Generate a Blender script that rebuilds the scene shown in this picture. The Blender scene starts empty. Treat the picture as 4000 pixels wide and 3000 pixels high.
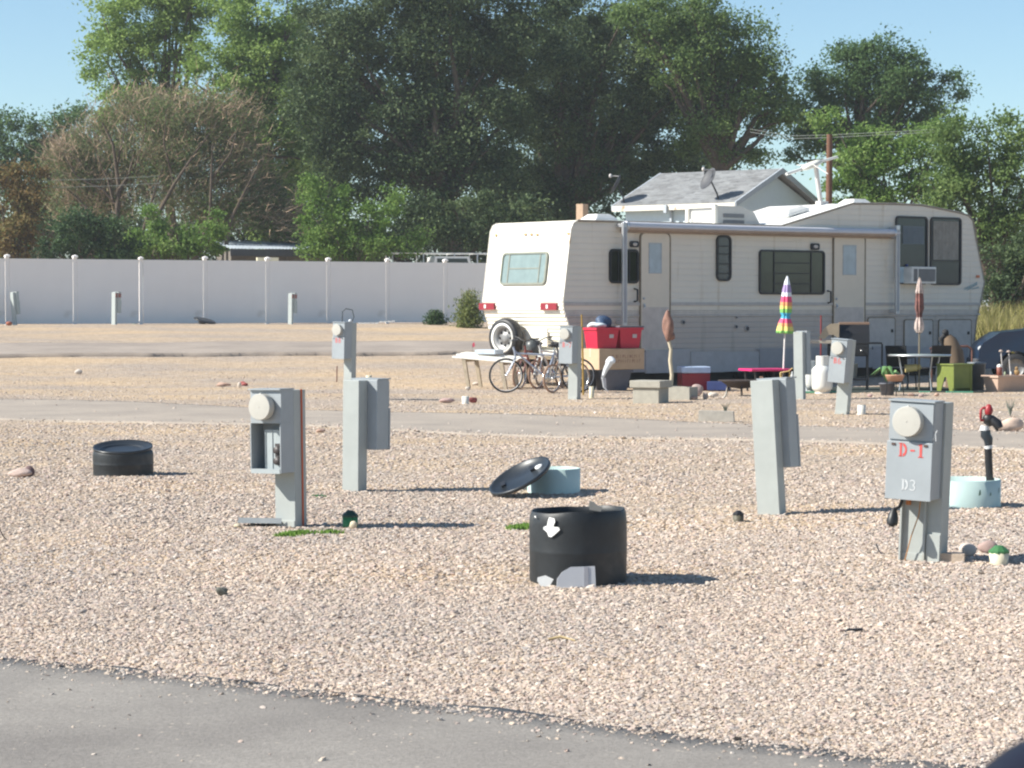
import bpy, math, random
import numpy as np
from mathutils import Vector, Matrix
random.seed(7)
rng = np.random.default_rng(11)
SC = bpy.context.scene
COL = SC.collection
R = math.radians
# ------------------------------------------------------------------ camera, sky, sun, exposure
F, EYE = 9600.0, 1.65                      # focal length in photo pixels, eye height
PITCH = math.atan(310 / F)
cd = bpy.data.cameras.new('camera'); cam = bpy.data.objects.new('camera', cd); COL.objects.link(cam)
cam.location = (0, 0, EYE); cam.rotation_euler = (math.pi/2 - PITCH, 0, 0)
cd.sensor_width = 36; cd.lens = 36 * F / 4000; cd.clip_start = .05; cd.clip_end = 6000
cd.dof.use_dof = True; cd.dof.focus_distance = 30; cd.dof.aperture_fstop = 20
SC.camera = cam
W = bpy.data.worlds.new('World'); SC.world = W; W.use_nodes = True
nt = W.node_tree; bg = nt.nodes['Background']
sky = nt.nodes.new('ShaderNodeTexSky'); sky.sky_type = 'NISHITA'; sky.sun_disc = False
SUN_EL, SUN_A = R(37), R(-9)
sdir = Vector((-math.cos(SUN_A)*math.cos(SUN_EL), math.sin(SUN_A)*math.cos(SUN_EL), math.sin(SUN_EL)))
sky.sun_elevation = SUN_EL; sky.sun_rotation = math.atan2(sdir.x, sdir.y)
sky.altitude = 1400; sky.air_density = 1.0; sky.dust_density = 0.35; sky.ozone_density = 2.2
tint = nt.nodes.new('ShaderNodeMixRGB'); tint.blend_type = 'MULTIPLY'; tint.inputs[0].default_value = 1; tint.inputs[2].default_value = (.97, 1.05, 1.03, 1)
nt.links.new(sky.outputs[0], tint.inputs[1]); nt.links.new(tint.outputs[0], bg.inputs[0]); bg.inputs[1].default_value = 0.085
sl = bpy.data.lights.new('sun', 'SUN'); sl.energy = 5.0; sl.angle = R(.53); sl.color = (1, .96, .87)
so = bpy.data.objects.new('sun', sl); COL.objects.link(so); so.rotation_euler = sdir.to_track_quat('Z', 'Y').to_euler()
SC.view_settings.view_transform = 'Standard'; SC.view_settings.look = 'None'
SC.view_settings.exposure = 0.79; SC.view_settings.gamma = 1; SC.view_settings.use_curve_mapping = False
SC.cycles.filter_width = 2.2
SC.cycles.max_bounces = 6; SC.cycles.transparent_max_bounces = 8

# ------------------------------------------------------------------ pixel -> place helpers
FWD = Vector((0, math.cos(PITCH), -math.sin(PITCH))); UP = Vector((0, math.sin(PITCH), math.cos(PITCH)))
CAM = Vector((0, 0, EYE))
def ray(x, y): return FWD*F + Vector((1, 0, 0))*(x-2000) + UP*(1500-y)
def at(x, y, d):
    r = ray(x, y); return CAM + r*(d/r.y)
KY = [0, 50, 60, 65, 78, 3000]; KZ = [0, 0, .36, .58, 1.0, 1.0]
def ss(a, b, t):
    t = np.clip((t-a)/(b-a), 0, 1); return t*t*(3-2*t)
def gh(X, Y):
    X = np.asarray(X, float); Y = np.asarray(Y, float)
    z = np.interp(Y, KY, KZ) * (1 - .55*ss(0, 8, X)*(1-ss(75, 100, Y)))
    z = z + .022*np.sin(X*.9+1.3)*np.sin(Y*.55+X*.3) * ss(12, 16, Y) * (1-ss(44, 52, Y)*.2)
    return z
def gp(x, y):
    """ground point seen at a photo pixel"""
    r = ray(x, y); t = 8/r.y; prev = t
    for i in range(4000):
        p = CAM + r*t
        if p.z < float(gh(p.x, p.y)): break
        prev = t; t += .04/r.y*(1+i*.002)
    for _ in range(20):
        m = (prev+t)/2; p = CAM + r*m
        if p.z < float(gh(p.x, p.y)): t = m
        else: prev = m
    p = CAM + r*t
    return Vector((p.x, p.y, float(gh(p.x, p.y))))
def px(n, d): return n*d/F                  # photo pixels -> metres at distance d

# ------------------------------------------------------------------ materials
MATS = {}
def mat(name, col, rough=.7, metal=0, var=.12, vscale=6, bump=0, bscale=60, spec=.5, trans=0, stains=None, stretch=None):
    if name in MATS: return MATS[name]
    m = bpy.data.materials.new(name); m.use_nodes = True; n = m.node_tree.nodes; l = m.node_tree.links
    b = n['Principled BSDF']; b.inputs['Roughness'].default_value = rough; b.inputs['Metallic'].default_value = metal
    b.inputs['Specular IOR Level'].default_value = spec
    tc = n.new('ShaderNodeTexCoord'); nz = n.new('ShaderNodeTexNoise'); nz.inputs['Scale'].default_value = vscale
    nz.inputs['Detail'].default_value = 6; nz.inputs['Roughness'].default_value = .65
    l.new(tc.outputs['Object'], nz.inputs['Vector'])
    rp = n.new('ShaderNodeValToRGB'); rp.color_ramp.elements[0].position = .3; rp.color_ramp.elements[1].position = .7
    rp.color_ramp.elements[0].color = (*[c*(1-var) for c in col], 1); rp.color_ramp.elements[1].color = (*[min(1, c*(1+var)) for c in col], 1)
    l.new(nz.outputs['Fac'], rp.inputs[0]); out = rp.outputs[0]
    if stains:
        n2 = n.new('ShaderNodeTexNoise'); n2.inputs['Scale'].default_value = stains[1]; n2.inputs['Detail'].default_value = 8
        if stretch:
            mp = n.new('ShaderNodeMapping'); mp.inputs['Scale'].default_value = stretch; l.new(tc.outputs['Object'], mp.inputs[0]); l.new(mp.outputs[0], n2.inputs['Vector'])
        else: l.new(tc.outputs['Object'], n2.inputs['Vector'])
        r2 = n.new('ShaderNodeValToRGB'); r2.color_ramp.elements[0].position = stains[2]; r2.color_ramp.elements[1].position = stains[2]+.12
        l.new(n2.outputs['Fac'], r2.inputs[0])
        mx = n.new('ShaderNodeMixRGB'); mx.inputs[2].default_value = (*stains[0], 1)
        l.new(r2.outputs[0], mx.inputs[0]); l.new(out, mx.inputs[1]); out = mx.outputs[0]
    l.new(out, b.inputs['Base Color'])
    if bump:
        nb = n.new('ShaderNodeTexNoise'); nb.inputs['Scale'].default_value = bscale; nb.inputs['Detail'].default_value = 4
        l.new(tc.outputs['Object'], nb.inputs['Vector'])
        bp = n.new('ShaderNodeBump'); bp.inputs['Strength'].default_value = bump; bp.inputs['Distance'].default_value = .01
        l.new(nb.outputs['Fac'], bp.inputs['Height']); l.new(bp.outputs[0], b.inputs['Normal'])
    if trans: b.inputs['Transmission Weight'].default_value = trans
    MATS[name] = m; return m
def leafmat(name, c0, c1, c2, tr=.35):
    if name in MATS: return MATS[name]
    m = bpy.data.materials.new(name); m.use_nodes = True; n = m.node_tree.nodes; l = m.node_tree.links
    b = n['Principled BSDF']; b.inputs['Roughness'].default_value = .65; b.inputs['Specular IOR Level'].default_value = .25
    a = n.new('ShaderNodeAttribute'); a.attribute_name = 'tint'
    rp = n.new('ShaderNodeValToRGB'); e = rp.color_ramp.elements
    e[0].color = (*c0, 1); e[1].color = (*c2, 1); k = e.new(.5); k.color = (*c1, 1)
    l.new(a.outputs['Fac'], rp.inputs[0]); l.new(rp.outputs[0], b.inputs['Base Color'])
    t = n.new('ShaderNodeBsdfTranslucent'); l.new(rp.outputs[0], t.inputs[0])
    mx = n.new('ShaderNodeMixShader'); mx.inputs[0].default_value = tr
    l.new(b.outputs[0], mx.inputs[1]); l.new(t.outputs[0], mx.inputs[2]); l.new(mx.outputs[0], n['Material Output'].inputs[0])
    MATS[name] = m; return m

# ------------------------------------------------------------------ mesh helpers
class MB:
    def __init__(s): s.v = []; s.f = []; s.m = []; s.sm = []
    def add(s, vs, fs, mi=0, smooth=False):
        k = len(s.v); s.v += [tuple(v) for v in vs]; s.f += [tuple(i+k for i in f) for f in fs]
        s.m += [mi]*len(fs); s.sm += [smooth]*len(fs); return s
    def box(s, x0, x1, y0, y1, z0, z1, mi=0, M=None):
        vs = [(x, y, z) for z in (z0, z1) for y in (y0, y1) for x in (x0, x1)]
        if M is not None: vs = [M @ Vector(v) for v in vs]
        return s.add(vs, [(0, 2, 3, 1), (4, 5, 7, 6), (0, 1, 5, 4), (1, 3, 7, 5), (3, 2, 6, 7), (2, 0, 4, 6)], mi)
    def prism(s, poly, axis, a, b, mi=0, M=None, smooth=False):
        """poly of 2-D points extruded along axis 'x','y','z' from a to b"""
        def mk(p, t): return {'x': (t, p[0], p[1]), 'y': (p[0], t, p[1]), 'z': (p[0], p[1], t)}[axis]
        n = len(poly); vs = [mk(p, a) for p in poly] + [mk(p, b) for p in poly]
        if M is not None: vs = [M @ Vector(v) for v in vs]
        s.add(vs, [tuple(range(n))[::-1], tuple(range(n, 2*n))], mi)
        return s.add(vs, [(i, (i+1) % n, n+(i+1) % n, n+i) for i in range(n)], mi, smooth)
    def tube(s, pts, rs, seg=8, mi=0, cap=True, smooth=True):
        pts = [Vector(p) for p in pts]
        if not hasattr(rs, '__len__'): rs = [rs]*len(pts)
        vs = []; n = len(pts); ref = None
        for i, p in enumerate(pts):
            t = (pts[min(i+1, n-1)] - pts[max(i-1, 0)]).normalized()
            if ref is None: ref = Vector((1, 0, 0)) if abs(t.x) < .9 else Vector((0, 1, 0))
            a = (ref - t*ref.dot(t)).normalized(); ref = a; b = t.cross(a)
            for k in range(seg):
                w = 2*math.pi*k/seg; vs.append(p + (a*math.cos(w)+b*math.sin(w))*rs[i])
        fs = [(i*seg+k, i*seg+(k+1) % seg, (i+1)*seg+(k+1) % seg, (i+1)*seg+k) for i in range(n-1) for k in range(seg)]
        s.add(vs, fs, mi, smooth)
        if cap: s.add(vs, [tuple(range(seg))[::-1], tuple((n-1)*seg+k for k in range(seg))], mi)
        return s
    def lathe(s, prof, seg=32, mi=0, M=None, smooth=True, sx=1, sy=1, close=False):
        vs = [(r*math.cos(2*math.pi*k/seg)*sx, r*math.sin(2*math.pi*k/seg)*sy, z) for r, z in prof for k in range(seg)]
        if M is not None: vs = [M @ Vector(v) for v in vs]
        n = len(prof)
        fs = [(i*seg+k, i*seg+(k+1) % seg, (i+1)*seg+(k+1) % seg, (i+1)*seg+k) for i in range(n-1) for k in range(seg)]
        s.add(vs, fs, mi, smooth)
        if close: s.add(vs, [tuple(range(seg))[::-1], tuple((n-1)*seg+k for k in range(seg))], mi)
        return s
    def ring(s, outer, inner, axis, a, b, mi=0, M=None):
        """frame between two same-count outlines, extruded"""
        def mk(p, t): return {'x': (t, p[0], p[1]), 'y': (p[0], t, p[1]), 'z': (p[0], p[1], t)}[axis]
        n = len(outer); vs = [mk(p, t) for t in (a, b) for q in (outer, inner) for p in q]
        if M is not None: vs = [M @ Vector(v) for v in vs]
        fs = []
        for i in range(n):
            j = (i+1) % n
            fs += [(i, n+i, n+j, j), (2*n+i, 2*n+j, 3*n+j, 3*n+i), (i, j, 2*n+j, 2*n+i), (n+i, 3*n+i, 3*n+j, n+j)]
        return s.add(vs, fs, mi)
    def blob(s, c, rx, ry, rz, seed=0, amp=.15, mi=0, sub=2, smooth=True, flat=False):
        import bmesh
        bm = bmesh.new(); bmesh.ops.create_icosphere(bm, subdivisions=sub, radius=1)
        rr = random.Random(seed); ph = [[rr.uniform(1.2, 3.2)*rr.choice((-1, 1)) for _ in range(3)]+[rr.uniform(0, 6)] for _ in range(5)]
        vs = []
        for v in bm.verts:
            k = 1 + amp*sum(math.sin(a*v.co.x+b*v.co.y+c_*v.co.z+d) for a, b, c_, d in ph)/2.2
            q = v.co*k
            if flat and q.z < -.35: q.z = -.35
            vs.append((c[0]+q.x*rx, c[1]+q.y*ry, c[2]+q.z*rz))
        fs = [tuple(v.index for v in f.verts) for f in bm.faces]; bm.free()
        return s.add(vs, fs, mi, smooth)
def rrect(x0, x1, z0, z1, r, n=5):
    pts = []
    for cx, cz, a0 in ((x1-r, z1-r, 0), (x0+r, z1-r, 90), (x0+r, z0+r, 180), (x1-r, z0+r, 270)):
        for k in range(n+1):
            a = R(a0+90*k/n); pts.append((cx+r*math.cos(a), cz+r*math.sin(a)))
    return pts
def obj(name, mb, mats, parent=None, loc=None, rz=0, bevel=0, label=None):
    me = bpy.data.meshes.new(name); me.from_pydata(mb.v, [], mb.f)
    if not isinstance(mats, (list, tuple)): mats = [mats]
    for m in mats: me.materials.append(m)
    me.polygons.foreach_set('material_index', mb.m); me.polygons.foreach_set('use_smooth', mb.sm); me.update()
    o = bpy.data.objects.new(name, me); COL.objects.link(o)
    if parent: o.parent = parent
    if loc is not None: o.location = loc
    if rz: o.rotation_euler.z = rz
    if bevel:
        b = o.modifiers.new('bevel', 'BEVEL'); b.width = bevel; b.segments = 2; b.limit_method = 'ANGLE'
    if label: o['label'] = label
    return o
def tag(o, label, cat, group=None):
    o['label'] = label; o['category'] = cat
    if group: o['group'] = group
    return o
def thing(name, label, cat, loc=(0, 0, 0), rz=0, group=None):
    o = bpy.data.objects.new(name, None); COL.objects.link(o); o.location = loc; o.rotation_euler = (0, 0, rz)
    o.empty_display_size = .2
    return tag(o, label, cat, group)
def struct(o, kind='structure'): o['kind'] = kind; return o
# ------------------------------------------------------------------ ground
def ground_material(name, cols, stones=True, dark=1.0):
    m = bpy.data.materials.new(name); m.use_nodes = True; n = m.node_tree.nodes; l = m.node_tree.links
    b = n['Principled BSDF']; b.inputs['Roughness'].default_value = .95; b.inputs['Specular IOR Level'].default_value = .15
    tc = n.new('ShaderNodeTexCoord')
    vo = n.new('ShaderNodeTexVoronoi'); vo.inputs['Scale'].default_value = 24; l.new(tc.outputs['Object'], vo.inputs['Vector'])
    sep = n.new('ShaderNodeSeparateColor'); l.new(vo.outputs['Color'], sep.inputs[0])
    rp = n.new('ShaderNodeValToRGB'); e = rp.color_ramp.elements
    e[0].color = (*cols[0], 1); e[1].color = (*cols[-1], 1)
    for i, c in enumerate(cols[1:-1]):
        k = e.new((i+1)/(len(cols)-1)); k.color = (*c, 1)
    l.new(sep.outputs[0], rp.inputs[0])
    # larger patches: sandy, pinkish and greyish areas
    nz = n.new('ShaderNodeTexNoise'); nz.inputs['Scale'].default_value = .35; nz.inputs['Detail'].default_value = 7; nz.inputs['Roughness'].default_value = .6
    mp = n.new('ShaderNodeMapping'); mp.inputs['Scale'].default_value = (.6, 1.2, 1); l.new(tc.outputs['Object'], mp.inputs[0]); l.new(mp.outputs[0], nz.inputs['Vector'])
    r2 = n.new('ShaderNodeValToRGB'); r2.color_ramp.elements[0].position = .38; r2.color_ramp.elements[1].position = .66
    r2.color_ramp.elements[0].color = (.86, .88, .92, 1); r2.color_ramp.elements[1].color = (1.13, 1.05, .88, 1)
    l.new(nz.outputs['Fac'], r2.inputs[0])
    mx = n.new('ShaderNodeMixRGB'); mx.blend_type = 'MULTIPLY'; mx.inputs[0].default_value = 1
    l.new(rp.outputs[0], mx.inputs[1]); l.new(r2.outputs[0], mx.inputs[2])
    n3 = n.new('ShaderNodeTexNoise'); n3.inputs['Scale'].default_value = 5; n3.inputs['Detail'].default_value = 9; n3.inputs['Roughness'].default_value = .75
    l.new(tc.outputs['Object'], n3.inputs['Vector'])
    r3 = n.new('ShaderNodeValToRGB'); r3.color_ramp.elements[0].position = .32; r3.color_ramp.elements[1].position = .62
    r3.color_ramp.elements[0].color = (.72*dark, .70*dark, .68*dark, 1); r3.color_ramp.elements[1].color = (1.1, 1.1, 1.1, 1)
    l.new(n3.outputs['Fac'], r3.inputs[0])
    m2 = n.new('ShaderNodeMixRGB'); m2.blend_type = 'MULTIPLY'; m2.inputs[0].default_value = 1
    l.new(mx.outputs[0], m2.inputs[1]); l.new(r3.outputs[0], m2.inputs[2]); l.new(m2.outputs[0], b.inputs['Base Color'])
    bp = n.new('ShaderNodeBump'); bp.inputs['Distance'].default_value = .03; bp.inputs['Strength'].default_value = .8
    l.new(vo.outputs['Distance'], bp.inputs['Height']); l.new(bp.outputs[0], b.inputs['Normal'])
    return m
GM = ground_material('gravelly_soil', [(.34, .265, .21), (.47, .375, .29), (.52, .425, .335), (.43, .335, .265), (.56, .47, .38), (.48, .395, .315)])
def grid(name, xs, ys, zf, m):
    xx, yy = np.meshgrid(xs, ys); zz = zf(xx, yy)
    v = np.stack([xx, yy, zz], -1).reshape(-1, 3); nx, ny = len(xs), len(ys)
    i = np.arange((nx-1)*(ny-1)); r, c = i//(nx-1), i % (nx-1); a = r*nx+c
    f = np.stack([a, a+1, a+nx+1, a+nx], -1)
    me = bpy.data.meshes.new(name); me.from_pydata(v.tolist(), [], f.tolist()); me.materials.append(m)
    me.polygons.foreach_set('use_smooth', [True]*len(f)); me.update()
    o = bpy.data.objects.new(name, me); COL.objects.link(o); return o
xs = np.concatenate([[-3000, -900, -300, -120, -60, -40], np.arange(-30, 30.01, .6), [40, 60, 120, 300, 900, 3000]])
ys = np.concatenate([[-300, -60, -20, -5, 0], np.arange(3, 100, .5), [104, 110, 120, 140, 180, 260, 500, 1200, 3500]])
struct(grid('ground', xs, ys, gh, GM))

def asphalt(nm='worn_asphalt', ca=(.225, .206, .188), cb=(.305, .28, .252)):
    m = bpy.data.materials.new(nm); m.use_nodes = True; n = m.node_tree.nodes; l = m.node_tree.links
    b = n['Principled BSDF']; b.inputs['Roughness'].default_value = .9; b.inputs['Specular IOR Level'].default_value = .2
    tc = n.new('ShaderNodeTexCoord')
    def noise(s, d, r=.6):
        z = n.new('ShaderNodeTexNoise'); z.inputs['Scale'].default_value = s; z.inputs['Detail'].default_value = d; z.inputs['Roughness'].default_value = r
        l.new(tc.outputs['Object'], z.inputs['Vector']); return z
    a = noise(.8, 6); r1 = n.new('ShaderNodeValToRGB'); r1.color_ramp.elements[0].position = .35; r1.color_ramp.elements[1].position = .65
    r1.color_ramp.elements[0].color = (*ca, 1); r1.color_ramp.elements[1].color = (*cb, 1); l.new(a.outputs['Fac'], r1.inputs[0])
    c = noise(70, 3, .8); r2 = n.new('ShaderNodeValToRGB'); r2.color_ramp.elements[0].position = .3; r2.color_ramp.elements[1].position = .7
    r2.color_ramp.elements[0].color = (.72, .72, .72, 1); r2.color_ramp.elements[1].color = (1.2, 1.2, 1.2, 1); l.new(c.outputs['Fac'], r2.inputs[0])
    mx = n.new('ShaderNodeMixRGB'); mx.blend_type = 'MULTIPLY'; mx.inputs[0].default_value = 1; l.new(r1.outputs[0], mx.inputs[1]); l.new(r2.outputs[0], mx.inputs[2])
    # embedded pale pebbles
    vo = n.new('ShaderNodeTexVoronoi'); vo.inputs['Scale'].default_value = 16; l.new(tc.outputs['Object'], vo.inputs['Vector'])
    r3 = n.new('ShaderNodeValToRGB'); r3.color_ramp.elements[0].position = .10; r3.color_ramp.elements[1].position = .15
    r3.color_ramp.elements[0].color = (1, 1, 1, 1); r3.color_ramp.elements[1].color = (0, 0, 0, 1); l.new(vo.outputs['Distance'], r3.inputs[0])
    sp = n.new('ShaderNodeSeparateColor'); l.new(vo.outputs['Color'], sp.inputs[0])
    gt = n.new('ShaderNodeMath'); gt.operation = 'GREATER_THAN'; gt.inputs[1].default_value = .62; l.new(sp.outputs[0], gt.inputs[0])
    mu = n.new('ShaderNodeMath'); mu.operation = 'MULTIPLY'; l.new(gt.outputs[0], mu.inputs[0]); l.new(r3.outputs[0], mu.inputs[1])
    m2 = n.new('ShaderNodeMixRGB'); m2.inputs[2].default_value = (.46, .40, .33, 1); l.new(mu.outputs[0], m2.inputs[0]); l.new(mx.outputs[0], m2.inputs[1])
    l.new(m2.outputs[0], b.inputs['Base Color'])
    bp = n.new('ShaderNodeBump'); bp.inputs['Distance'].default_value = .006; bp.inputs['Strength'].default_value = .8; l.new(c.outputs['Fac'], bp.inputs['Height']); l.new(bp.outputs[0], b.inputs['Normal'])
    return m
AM = asphalt()
AM2 = asphalt('dusty_asphalt', (.30, .255, .22), (.39, .33, .28))
def road(name, near, far, ext0, ext1, lift=.02, m_=None):
    """strip between two border lines (each two XY points); ragged borders"""
    n0, n1 = [Vector(p[:2]) for p in near]; f0, f1 = [Vector(p[:2]) for p in far]
    dn = (n1-n0); df = (f1-f0); L = max(dn.length, df.length)
    N = int(L*(ext1-ext0)/.25); K = 24; vs = []
    ph = rng.random(8)*6.28
    def jag(s): return .05*math.sin(s*1.1+ph[0])+.035*math.sin(s*3.3+ph[1])+.02*math.sin(s*9+ph[2])+rng.normal(0, .018)
    for i in range(N+1):
        t = ext0+(ext1-ext0)*i/N; a = n0+dn*t; b = f0+df*t; w = (b-a).normalized()
        a = a-w*jag(t*L); b = b+w*jag(t*L+50)
        for k in range(K+1):
            p = a.lerp(b, (0, 0.0001, *[q/(K-2) for q in range(1, K-2)], .9999, 1)[k]); up = lift if 0 < k < K else -.03
            vs.append((p.x, p.y, float(gh(p.x, p.y))+up))
    fs = [(i*(K+1)+k, (i+1)*(K+1)+k, (i+1)*(K+1)+k+1, i*(K+1)+k+1) for i in range(N) for k in range(K)]
    # doubled border row for a crisp edge
    m = MB().add(vs, fs, 0, True); return struct(obj(name, m, m_ or AM))
gA0, gA1 = gp(0, 2575), gp(3700, 3000)
dA = (gA1-gA0); wA = Vector((-dA.y, dA.x, 0)).normalized()*-6.5
if wA.y > 0: wA = -wA
road('near_road', [gA0+wA, gA1+wA], [gA0, gA1], -3, 4)
B0, B1, B2, B3 = gp(0, 1640), gp(4000, 1762), gp(0, 1562), gp(4000, 1692)
road('middle_road', [B0, B1], [B2, B3], -.8, 1.8, .02, asphalt('middle_asphalt', (.33, .285, .245), (.42, .36, .30)))
C0, C1, C2, C3 = gp(0, 1399), gp(1870, 1384), gp(0, 1352), gp(1870, 1346)
road('back_road', [C0, C1], [C2, C3], -.6, 1.25, .09, AM2)

# ------------------------------------------------------------------ loose gravel (uncountable): stones instanced over points
def road_side(p, a, b):
    d = (b-a); return (p[:, 0]-a.x)*d.y - (p[:, 1]-a.y)*d.x
pts = []; scl = []
for y0, y1, dens, s in ((8, 11, 7600, .0060), (11, 14, 5600, .0067), (14, 18, 3000, .0078), (18, 24, 1150, .0094), (24, 34, 330, .0115), (34, 41, 75, .013), (41, 48, 42, .013), (48, 56, 18, .013)):
    w = lambda y: y*.2084+.9
    n = int(dens*(w(y0)+w(y1))*(y1-y0)); p = np.stack([rng.uniform(-w(y1), w(y1), n), rng.uniform(y0, y1, n)], -1)
    p = p[np.abs(p[:, 0]) < w(p[:, 1])]
    near = road_side(p, gA0, gA1) > 0            # on the near road
    if road_side(np.array([[0., 5.]]), gA0, gA1)[0] < 0: near = ~near
    sB = (road_side(p, B0, B1) > 0) != (road_side(p, B2, B3) > 0)
    # distance to the near road border, some stones strewn over it
    d0 = (gA1-gA0).to_2d().length; dist = np.abs(road_side(p, gA0, gA1))/d0
    q = rng.random(len(p)); dB0 = np.abs(road_side(p, B0, B1))/(B1-B0).to_2d().length; dB1 = np.abs(road_side(p, B2, B3))/(B3-B2).to_2d().length
    keep = np.where(near, (q < np.exp(-dist/.08)*.85+.0025), np.where(sB, q < np.exp(-np.minimum(dB0, dB1)/.22)*.8+.012, True))
    pat = np.sin(p[:, 0]*.55+p[:, 1]*.9+1)+np.sin(p[:, 0]*1.3-p[:, 1]*.35)+np.sin(p[:, 0]*.2+p[:, 1]*2.1+2)*.7
    keep &= near | sB | (rng.random(len(p)) < np.clip(.97-.22*np.clip(pat, 0, 3)*ss(11, 15, p[:, 1]), .2, 1))
    keep &= ~((p[:, 0] > 5.2) & (p[:, 0] < 8.9) & (p[:, 1] > 45.6) & (p[:, 1] < 49))   # none on the patio mat
    p = p[keep]; q = q[keep]
    pts.append(np.column_stack([p, gh(p[:, 0], p[:, 1]) + np.where(near[keep] | sB[keep], .02, 0)+.001]))
    scl.append(s*rng.lognormal(0, .40, len(p)))
pts = np.concatenate(pts); scl = np.concatenate(scl).clip(.003, .022)
me = bpy.data.meshes.new('gravel'); me.vertices.add(len(pts)); me.vertices.foreach_set('co', pts.ravel().astype('f'))
at_ = me.attributes.new('size', 'FLOAT', 'POINT'); at_.data.foreach_set('value', scl.astype('f'))
grav = bpy.data.objects.new('gravel', me); COL.objects.link(grav); grav['kind'] = 'stuff'
SM = bpy.data.materials.new('gravel_stone'); SM.use_nodes = True; n = SM.node_tree.nodes; l = SM.node_tree.links
b = n['Principled BSDF']; b.inputs['Roughness'].default_value = .85; b.inputs['Specular IOR Level'].default_value = .25
oi = n.new('ShaderNodeObjectInfo'); rp = n.new('ShaderNodeValToRGB'); rp.color_ramp.interpolation = 'CONSTANT'; e = rp.color_ramp.elements
cols = [(.52, .43, .355), (.49, .395, .32), (.56, .48, .40), (.49, .385, .335), (.45, .39, .345), (.53, .43, .34), (.61, .54, .475), (.45, .36, .31), (.33, .275, .24), (.55, .46, .375), (.49, .425, .37)]
e[0].color = (*cols[0], 1); e[1].color = (*cols[-1], 1); e[1].position = 1-1/len(cols)
for i in range(1, len(cols)-1):
    k = e.new(i/len(cols)); k.color = (*cols[i], 1)
l.new(oi.outputs['Random'], rp.inputs[0])
zn = n.new('ShaderNodeTexNoise'); zn.inputs['Scale'].default_value = .45; zn.inputs['Detail'].default_value = 3; l.new(oi.outputs['Location'], zn.inputs['Vector'])
zr = n.new('ShaderNodeValToRGB'); zr.color_ramp.elements[0].position = .36; zr.color_ramp.elements[1].position = .64
zr.color_ramp.elements[0].color = (.92, .92, .93, 1); zr.color_ramp.elements[1].color = (1.04, 1.01, .985, 1); l.new(zn.outputs['Fac'], zr.inputs[0])
zm = n.new('ShaderNodeMixRGB'); zm.blend_type = 'MULTIPLY'; zm.inputs[0].default_value = 1; l.new(rp.outputs[0], zm.inputs[1]); l.new(zr.outputs[0], zm.inputs[2]); l.new(zm.outputs[0], b.inputs['Base Color'])
ng = bpy.data.node_groups.new('scatter', 'GeometryNodeTree')
ng.interface.new_socket('Geometry', in_out='INPUT', socket_type='NodeSocketGeometry'); ng.interface.new_socket('Geometry', in_out='OUTPUT', socket_type='NodeSocketGeometry')
N = ng.nodes; Lk = ng.links
gi = N.new('NodeGroupInput'); go = N.new('NodeGroupOutput'); j = N.new('GeometryNodeGeometryToInstance')
for k in range(4):
    ico = N.new('GeometryNodeMeshIcoSphere'); ico.inputs['Subdivisions'].default_value = 1 if k % 2 else 2; ico.inputs['Radius'].default_value = 1
    sp = N.new('GeometryNodeSetPosition'); nz = N.new('ShaderNodeTexNoise'); nz.noise_dimensions = '4D'; nz.inputs['Scale'].default_value = 1.1; nz.inputs['W'].default_value = k*3.7
    sub = N.new('ShaderNodeVectorMath'); sub.operation = 'SUBTRACT'; sub.inputs[1].default_value = (.5, .5, .5)
    mul = N.new('ShaderNodeVectorMath'); mul.operation = 'SCALE'; mul.inputs['Scale'].default_value = 1.9
    Lk.new(nz.outputs['Color'], sub.inputs[0]); Lk.new(sub.outputs[0], mul.inputs[0]); Lk.new(mul.outputs[0], sp.inputs['Offset']); Lk.new(ico.outputs[0], sp.inputs[0])
    sm = N.new('GeometryNodeSetMaterial'); sm.inputs['Material'].default_value = SM; Lk.new(sp.outputs[0], sm.inputs[0]); Lk.new(sm.outputs[0], j.inputs[0])
iop = N.new('GeometryNodeInstanceOnPoints'); iop.inputs['Pick Instance'].default_value = True
Lk.new(gi.outputs[0], iop.inputs['Points']); Lk.new(j.outputs[0], iop.inputs['Instance'])
rr = N.new('FunctionNodeRandomValue'); rr.data_type = 'FLOAT_VECTOR'; rr.inputs[0].default_value = (-.5, -.5, 0); rr.inputs[1].default_value = (.5, .5, 6.283)
e2 = N.new('FunctionNodeEulerToRotation'); Lk.new(rr.outputs[0], e2.inputs[0]); Lk.new(e2.outputs[0], iop.inputs['Rotation'])
rs = N.new('FunctionNodeRandomValue'); rs.data_type = 'FLOAT_VECTOR'; rs.inputs[0].default_value = (.8, .6, .3); rs.inputs[1].default_value = (1.7, 1.1, .62); rs.inputs['Seed'].default_value = 5
na = N.new('GeometryNodeInputNamedAttribute'); na.data_type = 'FLOAT'; na.inputs[0].default_value = 'size'
ms = N.new('ShaderNodeVectorMath'); ms.operation = 'SCALE'; Lk.new(rs.outputs[0], ms.inputs[0]); Lk.new(na.outputs[0], ms.inputs['Scale']); Lk.new(ms.outputs[0], iop.inputs['Scale'])
Lk.new(iop.outputs[0], go.inputs[0])
gm = grav.modifiers.new('scatter', 'NODES'); gm.node_group = ng

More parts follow.
